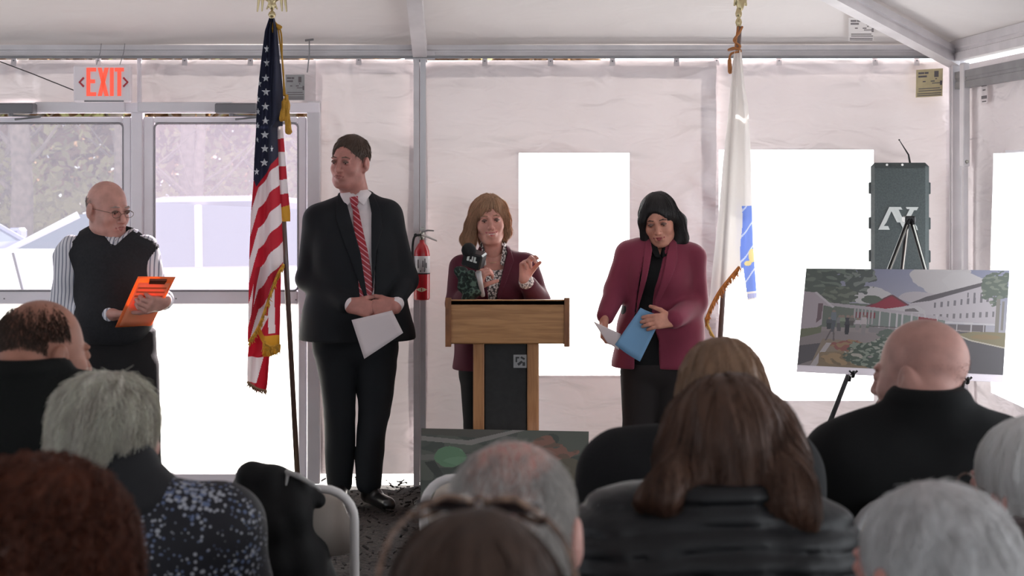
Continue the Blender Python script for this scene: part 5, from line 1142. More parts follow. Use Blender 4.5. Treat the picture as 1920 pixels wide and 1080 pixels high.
n_ = np.cross(TR-TL, BL-TL); n_ /= np.linalg.norm(n_); n_ = n_ if n_[1] < 0 else -n_
u_ = TR-TL; v_ = BL-TL; MB().prism([TL+u_*.32+v_*.02+n_*.004, TL+u_*.78+v_*.02+n_*.004, TL+u_*.76+v_*.09+n_*.004, TL+u_*.34+v_*.09+n_*.004], n_*.012).build('clip', M('clip_brown', (120,62,44), .4, .4), cb)
op = sheetlet('top_sheet', [TL+u_*.08+v_*.10+n_*.005, TL+u_*.93+v_*.10+n_*.005, TL+u_*.93+v_*.95+n_*.005, TL+u_*.08+v_*.95+n_*.005], M_fabric('orange_paper', (254,192,150), .55, tcol=(255,180,120)), cb, th=.001)
for k_ in (.18,.26,.34): MB().prism([TL+u_*.12+v_*k_+n_*.0065, TL+u_*.88+v_*k_+n_*.0065, TL+u_*.88+v_*(k_+.03)+n_*.0065, TL+u_*.12+v_*(k_+.03)+n_*.0065], n_*.0005).build('printed_line', M('print_orange', (214,110,66), .6), cb)

# ---------------------------------------------------------------- blazers of the two women
maroon = M('maroon_blazer', (84,30,46), .8, spec=.3, noise=(4,.12), sheen=.05, bump=(260,.15,.002))
plum = M('plum_blazer', (122,46,66), .8, spec=.3, noise=(4,.12), sheen=.1, bump=(260,.15,.002))
# ---------------------------------------------------------------- speaker at the lectern
q = Q(7.72); sw = person('person with blonde shoulder-length hair and maroon blazer speaking into a microphone behind the lectern', *q(935,0)[:2])
sk = skin('rosy', (200,144,130)); H = Head(q(918,413), rot(3,2,-4), .97); nb = q(924,472,.03)
hs = H.shape(neck_to=nb, nr=.048, jaw=.9, brow=.8, nose=.85)
SL, SR_ = q(868,500,.02), q(985,498,.02); EL, ER = q(858,570,-.03), q(1010,566,-.03); WL, WR = q(893,540,-.20), q(984,524,-.20)
tors = [(q(900,520,.02), q(902,640,.02), .10,.10,.08), (q(950,520,.02), q(952,640,.02), .10,.10,.08), (nb+(0,.01,-.02), SL, .05,.052,.05), (nb+(0,.01,-.02), SR_, .05,.052,.05), (q(905,545,-.05), q(945,545,-.05), .075,.075,.06)]
arms = [(SL, EL, .062,.054), (EL, wend(EL,WL,.05), .052,.038), (SR_, ER, .062,.054), (ER, wend(ER,WR,.05), .052,.040)]
hip = [(q(904,650,.02), q(902,700,.02), .11,.105,.08), (q(955,650,.02), q(955,700,.02), .11,.105,.08)]
legs = leg_bones(q(898,700,.02), q(894,800,.0), q(894,902,.03), (.09,.06,.045))+leg_bones(q(955,700,.02), q(956,800,.0), q(955,902,.03), (.09,.06,.045))
hl = hand(WL, A3(.30,-.30,.9), A3(.8,.55,-.1), -1, elbow=EL, curl= (1.1,1.0,.6), s=.95, thumb=(.6,.9,.5)); hr = hand(WR, A3(.05,-.12,1.), A3(-.25,.3,.2)*(-1.), 1, elbow=ER, curl= (1.15,1.1,.6), s=.95, thumb=(.25,1.2,.3), curls=[(.55,.8,.5),(.8,1.0,.6),(1.1,1.2,.6),(1.2,1.2,.6)])
core = shape_of(tors+arms+hip+legs, -.018); bd = body_mesh(sw, core, hs, [hl, hr], sk, H.w(0,0,-.15)[2])
H.parts(sw, bd, M('brow_light', (150,114,92), .8), M('lip_rose', (182,92,96), .5), smile=1.)
blonde = M_hair('hair_blonde', (206,166,134), .45)
hair = Shape().ell(H.w(0,.022,.04), A3(.088,.104,.092), H.R)
hair.chain([H.w(-.06,-.01,.05), H.w(-.088,-.01,-.02), H.w(-.112,-.005,-.09), H.w(-.105,.0,-.145)], [.034,.032,.036,.016], .02).chain([H.w(.055,-.01,.06), H.w(.078,.0,-.01), H.w(.078,.01,-.065), H.w(.07,.02,-.10)], [.032,.026,.026,.012], .02)
hair.cone(H.w(0,.06,0), H.w(0,.07,-.12), .07, .05, .03)
hair.ell(H.w(.008,-.115,-.03), A3(.060,.085,.098), H.R, .014, True).fold(.003, 50, 3, (1,1,.3))
hair.locks(H,.003,12,3); ho = shp('hair', hair, .004, blonde, sw); strands(hair, 3600, .12, 9, H.w(.025,-.02,.13), .0011, blonde, 'hair_strands', ho, down=.45, lift=.006, jit=.12, curl=.002, cf=50, seed=5)
jk = shape_of(tors+arms, .003).cone(q(900,640,.02), q(896,690,.02), .115, .125, .06).cone(q(955,640,.02), q(958,690,.02), .115, .125, .06)
jk0 = jk.copy(); jk.fold(.006, 14, 6, (1,1,.7)).fold(.002, 30, 6).above(q(0,692)[2]).below(q(0,455)[2]); jk.cutpoly(xz([(904,440),(898,470),(908,510),(915,560),(916,600),(928,600),(934,545),(946,500),(954,468),(946,440)], 7.6), 7.74)
shp('blazer', jk, .006, maroon, sw)
def lace_pat(a, b_, sc, th=.5):
    def f(nt, b, mp):
        N = nt.nodes.new; L = nt.links.new; w = N('ShaderNodeTexVoronoi'); w.inputs['Scale'].default_value = sc; L(mp.outputs[0], w.inputs['Vector'])
        r = N('ShaderNodeValToRGB'); r.color_ramp.elements[0].position = th-.06; r.color_ramp.elements[1].position = th+.06; r.color_ramp.elements[0].color = (*lin(a), 1); r.color_ramp.elements[1].color = (*lin(b_), 1); L(w.outputs['Distance'], r.inputs[0]); L(r.outputs[0], b.inputs['Base Color'])
    return f
pat = M('patterned_blouse', rough=.7, pattern=lace_pat((212,204,200), (70,66,66), 95, .52))
ib = shape_of(tors, -.010, .05).cone(nb+(0,0,-.01), nb+(0,-.0,.02), .06, .055, .02)
obj('blouse', *patch(ib, xz([(906,508),(916,508),(930,508),(944,506),(936,545),(928,604),(912,604),(912,560)], 7.62), -.02, .003, 7.75, .0035), pat, sw)
for poly in (xz([(902,452),(898,470),(905,500),(912,498),(909,470)], 7.62), xz([(948,450),(954,468),(944,500),(938,496),(943,470)], 7.62)): obj('blouse_collar', *patch(ib, poly, -.006, .010, 7.76, .003), pat, sw)
for poly in (xz([(905,452),(896,470),(892,492),(903,520),(915,570),(916,558),(909,510),(903,475)], 7.62), xz([(946,450),(958,468),(964,490),(952,520),(930,580),(932,550),(944,505),(952,475)], 7.62)): obj('lapel', *patch(jk0, poly, -.003, .008, 7.76, .0035), maroon, sw)
neck = [H.c*0+nb+A3(.05*math.sin(a), -.052*math.cos(a)+.0, -.02-.03*math.cos(a)) for a in np.linspace(-1.3, 1.3, 15)]; MB().tube(neck, .0016, 5).build('necklace', M('gold_chain', (220,190,150), .3, .8), sw, smooth=True)
for s_ in (-1, 1): shp('earring', Shape().ell(H.w(s_*.080,.004,-.045), (.005,.004,.006)), .0015, M('pearl', (232,222,214), .2), sw)
cuf = M('patterned_cuff', rough=.7, pattern=lace_pat((222,214,210), (110,104,104), 110, .6))
for a, E_, r_ in ((WL, EL, .035), (WR, ER, .036)):
    d_ = (a-E_)/np.linalg.norm(a-E_); shp('blouse_cuff', Shape().cone(a-d_*.05, a-d_*.022, .037, r_, 0), .004, cuf, sw)
tr = shape_of(hip+legs, .004).above(.02).below(q(0,680)[2]); shp('trousers', tr, .01, M('black_trousers', (16,16,17), .85, spec=.3), sw)
for x in (894, 955): shoe('shoe', q(x,0,.03)*(1,1,0), q(x,0,-.15)*(1,1,0), shoe_b, sw)
mic = thing('microphone', P(902,552,7.46), 'hand microphone with black cube collar and white logo, held by the blonde speaker', 'microphone')
a, b = P(905,552,7.47), P(893,492,7.40); ax = (b-a)/np.linalg.norm(b-a)
MB().lathe(a, [(.009,-.01),(.011,.0),(.012,.05),(.014,.12)], 14, ax).build('handle', M('mic_grey', (190,186,186), .4, .3), mic, smooth=True)
shp('foam_head', Shape().ell(P(879,469,7.38), (.034,.034,.034)).fold(.001, 300, 2), .003, M('mic_foam', (26,26,27), .95), mic)
Rm = rot(-18,10,16); c_ = P(889,486,7.40); fc = MB().box(c_-(.046,.04,.036), c_+(.046,.04,.038), R=Rm, c=c_, bev=.007).build('cube_collar', M('mic_cube', (30,31,33), .35), mic)
lg = MB(); w_ = lambda x, z_: c_+Rm@A3(x*1.3, -.0405, z_*1.3+.008)
for poly in ([(-.018,-.008),(-.010,-.008),(-.010,.012),(-.018,.012)], [(-.007,-.008),(.004,-.008),(.004,.012),(-.001,.012),(-.001,-.001),(-.007,-.001)], [(.007,-.008),(.020,-.008),(.020,-.002),(.014,-.002),(.014,.012),(.007,.012)]): lg.prism([w_(*p_) for p_ in poly], Rm@A3(0,-.001,0))
lg.build('white_logo', M('logo_white', (205,210,206), .6), fc)
S = Shape().cone(P(866,512,7.50), P(878,552,7.48), .030, .036, .03).cone(P(882,515,7.45), P(892,545,7.47), .022, .026, .03).fold(.012, 60, 5)
tag(shp('scarf', S, .004, M('dark_green_cloth', rough=.8, pattern=lace_pat((30,44,40), (82,104,92), 60, .6))), 'bunch of dark green patterned cloth over the arm of the blonde speaker', 'scarf')

# ---------------------------------------------------------------- dark-haired woman with papers
q = Q(7.5); w2 = person('dark-haired person in plum blazer and black top looking down at blue and white papers', *q(1232,0)[:2])
sk = skin('warm', (196,138,118)); H = Head(q(1236,413), rot(-12,15,-7), .98); nb = q(1244,466,.05)
hs = H.shape(neck_to=nb, nr=.05, jaw=1.0, brow=.8, nose=.95)
SL, SR_ = q(1182,482,.03), q(1298,484,.03); EL, ER = q(1156,545,-.0), q(1303,566,.02); WL, WR = q(1133,598,-.12), q(1262,600,-.20)
tors = [(q(1212,490,.03), q(1212,610,.02), .105,.115,.08), (q(1265,490,.03), q(1266,610,.02), .105,.115,.08), (nb+(0,.01,-.02), SL, .055,.056,.05), (nb+(0,.01,-.02), SR_, .055,.056,.05), (q(1218,520,-.05), q(1250,520,-.05), .08,.08,.07)]
arms = [(SL, EL, .064,.058), (EL, wend(EL,WL,.02), .054,.040), (SR_, ER, .068,.060), (ER, wend(ER,WR,.015), .056,.040)]
hip = [(q(1212,640,.02), q(1212,690,.02), .115,.11,.08), (q(1262,640,.02), q(1262,690,.02), .115,.11,.08)]
legs = leg_bones(q(1206,700,.02), q(1200,800,.0), q(1198,905,.03), (.10,.074,.06))+leg_bones(q(1262,700,.02), q(1264,800,.0), q(1264,905,.03), (.10,.074,.06))
hl = hand(WL, A3(-.05,-.5,-.6), A3(.9,.2,-.1), -1, elbow=EL, curl= (.7,.9,.5), s=.95, thumb=(.6,.9,.3)); hr = hand(WR, A3(-.92,-.25,-.05), A3(.0,.9,-.3), -1, elbow=ER, curl= (.35,.4,.3), s=.98, thumb=(.7,.5,.3))
core = shape_of(tors+arms+hip+legs, -.018); bd = body_mesh(w2, core, hs, [hl, hr], sk, H.w(0,0.05,-.15)[2])
H.parts(w2, bd, M('brow_dark', (84,60,52), .8), M('lip_wine', (150,60,66), .5), smile=.4)
blk = M_hair('hair_black', (56,52,52), .3)
hair = Shape().ell(H.w(0,.022,.04), A3(.088,.106,.092), H.R); D_ = H.w
hair.chain([D_(-.06,-.0,.03), q(1208,415,-.03), q(1210,452,-.01)], [.034,.026,.022], .02).chain([D_(.06,-.0,.03), q(1272,415,-.0), q(1277,447,.0), q(1262,462,-.02)], [.036,.034,.034,.02], .02).cone(D_(0,.07,-.01), q(1250,462,.1), .07, .06, .03)
hair.ell(H.w(-.010,-.112,-.032), A3(.060,.085,.098), H.R, .014, True).fold(.002, 50, 3, (1,1,.3))
ho = shp('hair', hair, .004, blk, w2); strands(hair, 3600, .12, 9, H.w(.0,.0,.13), .0011, blk, 'hair_strands', ho, down=.6, lift=.003, jit=.05, seed=6)
jk = shape_of(tors+arms, .004).cone(q(1206,620,.02), q(1196,680,.02), .12, .125, .06).cone(q(1268,620,.02), q(1268,680,.02), .125, .14, .06)
jk0 = jk.copy(); jk.fold(.007, 12, 16, (1,1,.7)).fold(.0025, 30, 6).above(q(0,688)[2]).below(q(0,446)[2]); jk.cutpoly(xz([(1226,440),(1214,470),(1200,520),(1192,600),(1190,700),(1238,700),(1236,640),(1222,600),(1228,540),(1246,480),(1258,440)], 7.38), 7.52)
shp('blazer', jk, .006, plum, w2)
bt_ = M('black_top', (13,14,15), .85, spec=.3, bump=(60,.2)); ib = shape_of(tors, -.008, .06).cone(q(1212,600,.02), q(1212,690,.02), .115, .11, .05).cone(q(1260,600,.02), q(1260,690,.02), .115, .11, .05).cone(nb+(0,.0,-.01), nb+(0,.01,.015), .062, .058, .02)
ibn = ib.copy().below(q(0,448)[2]); ibn.cutpoly(xz([(1225,438),(1231,462),(1240,482),(1248,462),(1254,438)], 7.38), 7.56).above(q(0,684)[2]); shp('blouse', ibn, .007, bt_, w2)
for poly in (xz([(1222,446),(1212,456),(1206,490),(1198,540),(1192,600),(1202,560),(1214,510),(1224,470)], 7.4), xz([(1262,444),(1272,456),(1270,490),(1252,530),(1236,565),(1226,600),(1228,560),(1240,520),(1250,480)], 7.4)): obj('lapel', *patch(jk0, poly, -.003, .008, 7.54, .0035), plum, w2)
for poly in (xz([(1225,446),(1231,448),(1240,484),(1228,482),(1220,462)], 7.4), xz([(1256,446),(1250,450),(1241,484),(1252,480),(1262,460)], 7.4)): obj('blouse_collar', *patch(ib, poly, -.004, .010, 7.56, .003), bt_, w2)
tr = shape_of(hip+legs, .006).fold(.005, 12, 28, (1,1,.4)).above(.03).below(q(0,680)[2]); shp('trousers', tr, .009, M('charcoal_trousers', (36,32,32), .85, spec=.3), w2)
for x in (1198, 1264): shoe('shoe', q(x,0,.03)*(1,1,0), q(x,0,-.15)*(1,1,0), shoe_b, w2)
blue = M_fabric('blue_paper', (120,158,190), .2, tcol=(140,180,215))
o = sheetlet('paper_sheet', [P(1201,577,7.30), P(1242,592,7.322), P(1200,678,7.24), P(1153,646,7.22)], blue, bend=.012); tag(o, 'blue paper sheet held by the dark-haired person in the plum blazer', 'paper')
o = sheetlet('paper_sheet', [P(1112,602,7.32), P(1164,626,7.27), P(1160,656,7.24), P(1138,642,7.28)], paper, bend=.004); tag(o, 'white paper sheet behind the blue one in the left hand of the plum blazer wearer', 'paper')

# ================================================================ seated audience (seen from behind)
def sitter(label_, hx, topy, Y, sk, coat, k=1., yaw=0., pitch=0., roll=0., shw=.165, shr=.075, collar=.075, quilt=0., fold=.006, tw=.125, drop=.19, collarm=None, lean=0., hands=True, back=.03, ears=True, nz=.165, dx=0.):
    top = P(hx, topy, Y); c = top-A3(0, 0, .123*k); H = Head(c, rot(180+yaw, pitch, roll), k)
    root = person(label_, c[0]-lean*.5, c[1]-.05); y0 = c[1]-.035-back; X = c[0]+dx
    nb = A3(X-dx*.4, y0, top[2]-nz-.035); zs = c[2]-drop*k
    SL, SR_ = A3(X-shw+lean*.3, y0, zs), A3(X+shw+lean*.3, y0, zs); zp = .52
    tors = [(A3(X-.075+lean*.3, y0, zs-.07), A3(X-.085, y0, zp+.08), tw, tw+.01, .08), (A3(X+.075+lean*.3, y0, zs-.07), A3(X+.085, y0, zp+.08), tw, tw+.01, .08), (nb+(0,0,-.03), SL, .062, shr-.004, .06), (nb+(0,0,-.03), SR_, .062, shr-.004, .06), (SL+(.03,0,-.03), SR_+(-.03,0,-.03), shr+.015, shr+.015, .06)]
    EL, ER = SL+A3(-.06,.06,-.28), SR_+A3(.06,.06,-.28); WL, WR = A3(X-.09, y0+.30, .64), A3(X+.09, y0+.30, .64)
    arms = [(SL, EL, shr, .058), (EL, WL, .056, .042), (SR_, ER, shr, .058), (ER, WR, .056, .042)]
    thi = [(A3(X-.09,y0+.02,zp), A3(X-.10,y0+.36,zp), .095,.07), (A3(X+.09,y0+.02,zp), A3(X+.10,y0+.36,zp), .095,.07)]
    sha = [(A3(X-.10,y0+.36,zp-.02), A3(X-.11,y0+.35,.09), .068,.05), (A3(X+.10,y0+.36,zp-.02), A3(X+.11,y0+.35,.09), .068,.05)]
    hs = H.shape(neck_to=nb, nr=.056, ears=ears); hl = hand(WL, A3(.5,.6,-.2), A3(0,.1,-1), 1, elbow=EL, curl= (.3,.4,.3), s=1., arm=.06); hr = hand(WR, A3(-.5,.6,-.2), A3(0,.1,-1), -1, elbow=ER, curl= (.3,.4,.3), s=1., arm=.06)
    core = shape_of(tors+arms+thi+sha, -.052); bd = obj('body', *join(core.below(nb[2]+.0).mesh(.012), hs.mesh(.0035), hl.mesh(.005), hr.mesh(.005)), sk, root)
    jk = shape_of(tors+arms, .006)
    if collar: jk.cone(nb+A3(0,.0,-.03), nb+A3(0,-.002,.04), collar*1.08, collar, .03)
    if collar > .072: jk.ell(nb+A3(0,0,.012), (collar*1.22,collar*1.12,.028), k=.012)
    if quilt: jk.fn(lambda X_, Y_, Z_, d: d-.30*quilt*np.sqrt(np.abs(np.sin(math.pi*(Z_+.012*np.sin(X_*9+1))/quilt))+.001)+.2*quilt-.003*wav(X_, Y_, Z_, 40, 3, 6), .01)
    jk.fold(fold, 12, int(hx) % 97, (1,1,.8)).fold(fold*.5, 33, int(hx) % 89, (1,1,.6)); jk.below(top[2]-nz)
    if collar: jk.cone(nb+A3(0,.012,.03), nb+A3(0,.025,.12), collar-.016, collar-.008, .006, True)
    shp('jacket', jk, .0065, coat, root)
    shp('trousers', shape_of(thi+sha, .006), .012, M('dark_trousers', (30,28,29), .85, spec=.3), root)
    for s_ in (-1, 1): shoe('shoe', A3(X+s_*.11, y0+.32, 0), A3(X+s_*.12, y0+.49, 0), shoe_b, root)
    return root, H, nb, bd, jk
def loc_(H): return lambda p: (p-H.c)@H.R/H.k
# bald man in black coat
skb = skin('bald', (166,124,114)); black_coat = M('black_wool_coat', (10,11,12), .9, spec=.25, bump=(250,.2,.002))
r0, H, nb, bd, _ = sitter('bald person in black coat with raised collar, seated before the large building rendering', 1724, 598, 3.75, skb, black_coat, 1.08, yaw=46, pitch=6, shw=.185, shr=.09, collar=.076, fold=.007, drop=.18, nz=.15)
stub = M_hair('stubble_hair', (120,96,90), 0.2); sc_ = Shape().ell(H.w(0,.02,.032), A3(.0775,.0975,.087)*H.k, H.R)
strands(sc_, 500, .005, 3, H.w(0,.03,.12), .0004, stub, 'stubble', r0, down=.6, keep=lambda p, L=loc_(H): (L(p)[:,1] > .0) & (L(p)[:,2] < .03) & (L(p)[:,2] > -.05), seed=4)
# collar flap
# man far left in dark jacket
skl = skin('tan', (158,108,90)); r1, H, nb, bd, _ = sitter('person with cropped receding brown hair in dark green-black jacket at the far left edge', 86, 562, 3.72, skl, M('dark_green_jacket', (13,15,14), .85, spec=.25, bump=(120,.2)), 1.04, yaw=-42, pitch=6, shw=.20, shr=.088, collar=.09, fold=.007, drop=.14, nz=.125, dx=-.06)
hbr = M_hair('hair_cropped_brown', (88,68,58), .3); sc_ = Shape().ell(H.w(0,.022,.034), A3(.080,.1,.088)*H.k, H.R)
strands(sc_, 7000, .014, 4, H.w(0,.03,.12), .0007, hbr, 'cropped_hair', r1, down=.5, lift=.003, keep=lambda p, L=loc_(H): (L(p)[:,1] > -.03) & (L(p)[:,2] > -.055) & (L(p)[:,2] < .055+.06*RNG.random(len(p))) & (L(p)[:,1]-.2*L(p)[:,2] > -.02) & ~((np.abs(L(p)[:,0]) > .06) & (L(p)[:,1] < .045) & (L(p)[:,2] < .04)), seed=4)
# white-haired woman in flowered jacket
def flower_pat(nt, b, mp):
    N = nt.nodes.new; L = nt.links.new; v = N('ShaderNodeTexVoronoi'); v.inputs['Scale'].default_value = 105; v.inputs['Randomness'].default_value = 1; n = N('ShaderNodeTexNoise'); n.inputs['Scale'].default_value = 9; n.inputs['Detail'].default_value = 2
    L(mp.outputs[0], v.inputs['Vector']); L(mp.outputs[0], n.inputs['Vector']); m = N('ShaderNodeMath'); m.operation = 'MULTIPLY_ADD'; m.inputs[1].default_value = -1.6; m.inputs[2].default_value = 1.12; L(n.outputs[0], m.inputs[0])
    lt = N('ShaderNodeMath'); lt.operation = 'LESS_THAN'; L(v.outputs['Distance'], lt.inputs[0]); L(m.outputs[0], lt.inputs[1])
    mx = N('ShaderNodeMix'); mx.data_type = 'RGBA'; L(lt.outputs[0], mx.inputs[0]); mx.inputs[6].default_value = (*lin((17,18,27)), 1)
    hs_ = N('ShaderNodeValToRGB'); hs_.color_ramp.elements[0].color = (*lin((92,106,140)), 1); hs_.color_ramp.elements[1].color = (*lin((165,167,176)), 1); hs_.color_ramp.elements[0].position = .3; hs_.color_ramp.elements[1].position = .6; L(v.outputs['Color'], hs_.inputs[0]); L(hs_.outputs[0], mx.inputs[7]); L(mx.outputs[2], b.inputs['Base Color'])
flow = M('flowered_fabric', rough=.7, pattern=flower_pat)
r2, H, nb, bd, jk = sitter('white-haired person in navy jacket with small white flowers, second seat from the left', 212, 700, 3.15, skin('pale', (196,148,136)), flow, 1., yaw=-28, shw=.165, shr=.082, collar=.0, fold=.006, dx=.055, drop=.165, nz=.19)
col_ = Shape().cone(nb+A3(.02,.0,-.02), nb+A3(.0,0,.03), .105, .08, .02).fold(.004, 30, 4); shp('dark_collar', col_, .006, M('navy_collar', (20,21,25), .8), r2)
wh = M_hair('hair_white', (236,224,212), .35)
hair = Shape().ell(H.w(0,.03,.03), A3(.096,.112,.10)*H.k, H.R).ell(H.w(0,.05,-.045), A3(.090,.085,.075)*H.k, H.R, .03).ell(H.w(0,-.125,-.03), A3(.066,.095,.10), H.R, .014, True).ell(H.w(.095,-.0,-.03), A3(.02,.03,.04), H.R, .01, True).fold(.006, 34, 8, (1,1,.6))
hair.locks(H,.005,11,3); ho = shp('hair', hair, .005, wh, r2); strands(hair, 11000, .07, 7, H.w(.0,.0,.13), .0008, wh, 'hair_strands', ho, down=.5, lift=.014, jit=.22, curl=.003, cf=60, seed=7)
# auburn curls in the near left corner
r3, H, nb, bd, _ = sitter('person with thick curly auburn hair in the near left corner', 88, 858, 2.0, skin('redhead', (200,150,136)), M('brown_coat', (26,20,19), .9), 1.0, shw=.17, collar=.07)
au = M_hair('hair_auburn', (104,56,38), .5)
hair = Shape().ell(H.w(0,.03,.02), A3(.112,.118,.112), H.R).ell(H.w(0,.06,-.10), A3(.118,.09,.13), H.R, .05).ell(H.w(0,-.14,-.03), A3(.066,.095,.10), H.R, .014, True).fold(.007, 30, 3)
ho = shp('hair', hair, .006, au, r3); strands(hair, 9000, .11, 11, H.w(.0,.0,.13), .0009, au, 'curls', ho, down=.45, lift=.010, jit=.25, curl=.007, cf=150, seed=9)
# balding grey-haired man in the centre
r4, H, nb, bd, _ = sitter('balding grey-haired person seated in the centre, head overlapping the dark site picture', 966, 822, 2.2, skin('balding', (178,134,124)), M('slate_jacket', (60,62,68), .85), 1.06, yaw=-14, shw=.165, collar=.07)
gr = M_hair('hair_grey', (212,208,204), .35); sc_ = Shape().ell(H.w(0,.022,.033), A3(.080,.100,.089)*H.k, H.R).ell(H.w(0,.04,-.03), A3(.076,.07,.06)*H.k, H.R, .03)
strands(sc_, 9000, .028, 5, H.w(0,-.02,.12), .0006, gr, 'hair_ring', r4, down=.45, lift=.007, jit=.2, keep=lambda p, L=loc_(H): (L(p)[:,1] > -.05) & (L(p)[:,2] > -.10) & ((L(p)[:,2] < .035) | (np.abs(L(p)[:,0]) > .045+.02*RNG.random(len(p)))) , seed=4)
strands(sc_, 2600, .03, 5, H.w(0,-.06,.12), .0005, gr, 'thin_hair', r4, down=.1, lift=.005, jit=.3, keep=lambda p, L=loc_(H): (L(p)[:,2] > .035), seed=14)
# brown-haired woman with sunglasses on her head, nearest the camera
r5, H, nb, bd, _ = sitter('person with brown hair and sunglasses pushed up on the head, nearest in the centre', 890, 958, 1.55, skin('near', (190,140,126)), M('brown_jacket', (50,42,40), .9), 1.0, shw=.16, collar=.06, roll=-2)
bh = M_hair('hair_dark_brown', (82,62,52), .55)
hair = Shape().ell(H.w(0,.024,.036), A3(.086,.106,.092), H.R).ell(H.w(0,-.115,-.03), A3(.064,.085,.10), H.R, .014, True).chain([H.w(-.07,.03,0), H.w(-.08,.05,-.12)], [.03,.03], .02).chain([H.w(.07,.03,0), H.w(.08,.05,-.12)], [.03,.03], .02).cone(H.w(0,.07,0), H.w(0,.09,-.16), .07,.06,.03).fold(.002, 60, 3, (1,1,.3))
ho = shp('hair', hair, .004, bh, r5); strands(hair, 9000, .13, 9, H.w(.0,-.01,.13), .0006, bh, 'hair_strands', ho, down=.5, lift=.005, jit=.12, seed=9)
sg = thing('sunglasses', H.w(0,-.0,.13), 'dark tortoiseshell sunglasses resting on top of the brown hair', 'sunglasses'); tor = M('tortoiseshell', (54,34,28), .2, noise=(120,.8,(150,120,100)))
for s_ in (-1, 1):
    MB().tube([H.w(s_*.036+.030*math.cos(a), -.058+.018*math.sin(a), .118+.010*math.sin(a)-.016*abs(math.cos(a))*(1 if s_*math.cos(a) > 0 else 0)) for a in np.linspace(0, 6.283, 21)[:-1]], .0035, 6, closed=True).build('rim', tor, sg, smooth=True)
    shp('lens', Shape().ell(H.w(s_*.036,-.058,.116), A3(.028,.017,.006), H.R@rot(0,28,0)), .002, M('dark_lens', (40,30,30), .1), sg)
    MB().tube(smooth_pts([H.w(s_*.066,-.052,.108), H.w(s_*.085,-.01,.092), H.w(s_*.092,.05,.070), H.w(s_*.080,.10,.045)]), .0032, 6).build('temple', tor, sg, smooth=True)
MB().tube([H.w(-.008,-.062,.121), H.w(0,-.064,.124), H.w(.008,-.062,.121)], .003, 6).build('bridge', tor, sg, smooth=True)
# blonde woman in dark coat, behind the dark-haired one
def longhair(H, w0=.088, L=.34, ww=.06):
    w = H.w; return Shape().ell(w(0,.024,.036), A3(w0,.106,.092)*H.k, H.R).chain([w(-.055,.03,0), w(-.066,.05,-.12), w(-.074,.07,-L)], [.036,.036,.026], .03).chain([w(.055,.03,0), w(.066,.05,-.12), w(.076,.07,-L)], [.036,.036,.026], .03).cone(w(0,.05,0), w(0,.085,-L*.95), .07, ww, .04).ell(w(0,-.115,-.03), A3(.062,.085,.10), H.R, .014, True).fold(.003, 42, 3, (1,1,.25))
r6, H, nb, bd, _ = sitter('person with long light brown hair in dark coat, partly hidden by the puffer jacket wearer', 1352, 634, 3.28, skin('six', (196,148,134)), M('dark_coat', (15,15,17), .9, spec=.3, bump=(200,.2)), 1., shw=.155, shr=.088, collar=.08, lean=0, dx=-.055, drop=.15, nz=.16)
lb_h = M_hair('hair_light_brown', (156,122,96), .4); hair = longhair(H, .088, .24)
hair.locks(H,.003,14,2); ho = shp('hair', hair, .005, lb_h, r6); strands(hair, 9000, .36, 14, H.w(.0,.0,.13), .0007, lb_h, 'hair_strands', ho, down=.75, lift=.006, jit=.05, vary=.3, seed=9)
# dark-haired woman in quilted jacket
puf = M('black_quilted_nylon', (13,14,17), .5, spec=.4, bump=(50,.25,.006))
r7, H, nb, bd, _ = sitter('person with long dark brown hair in black quilted puffer jacket, right of centre', 1362, 708, 2.62, skin('seven', (190,142,128)), puf, 1.06, dx=-.035, shw=.135, shr=.088, tw=.115, collar=.09, quilt=.034, fold=.005, drop=.13, nz=.15, pitch=10)
db = M_hair('hair_deep_brown', (96,68,54), .5); hair = longhair(H, .090, .15); w = H.w
for (pl_, rl_) in (([(1285,800,-.02),(1278,860,-.06),(1262,905,-.13),(1235,930,-.15),(1205,938,-.15)], [.024,.024,.018,.013,.006]), ([(1455,800,-.02),(1472,860,-.06),(1488,905,-.14),(1502,950,-.16),(1514,985,-.16)], [.026,.024,.018,.013,.006])):
    hair.chain([P(a,b,2.64+e) for a,b,e in pl_], rl_, .055)
hair.locks(H,.003,14,5); ho = shp('hair', hair, .005, db, r7); strands(hair, 10000, .36, 14, H.w(.0,.0,.13), .0007, db, 'hair_strands', ho, down=.75, lift=.006, jit=.05, vary=.3, seed=19)
# grey-haired man near right
r8, H, nb, bd, _ = sitter('person with thick short silver hair in the near right corner', 1738, 902, 2.05, skin('eight', (184,132,122)), M('grey_jacket', (48,48,52), .9), 1.04, yaw=26, shw=.165, collar=.07)
sv = M_hair('hair_silver', (240,236,234), .3); hair = Shape().ell(H.w(0,.026,.036), A3(.084,.104,.090)*H.k, H.R).ell(H.w(0,.045,-.03), A3(.078,.07,.06)*H.k, H.R, .03).ell(H.w(0,-.12,-.03), A3(.068,.085,.10), H.R, .01, True).ell(H.w(-.09,-.0,-.03), A3(.02,.03,.045), H.R, .01, True).ell(H.w(.09,-.0,-.03), A3(.02,.03,.045), H.R, .01, True).ell(H.w(0,-.03,-.11), A3(.12,.10,.07), H.R, .01, True)
hair.locks(H,.002,20,3); ho = shp('hair', hair, .004, sv, r8); strands(hair, 14000, .035, 5, H.w(.0,-.03,.13), .0005, sv, 'hair_strands', ho, down=.3, lift=.007, jit=.2, seed=29)
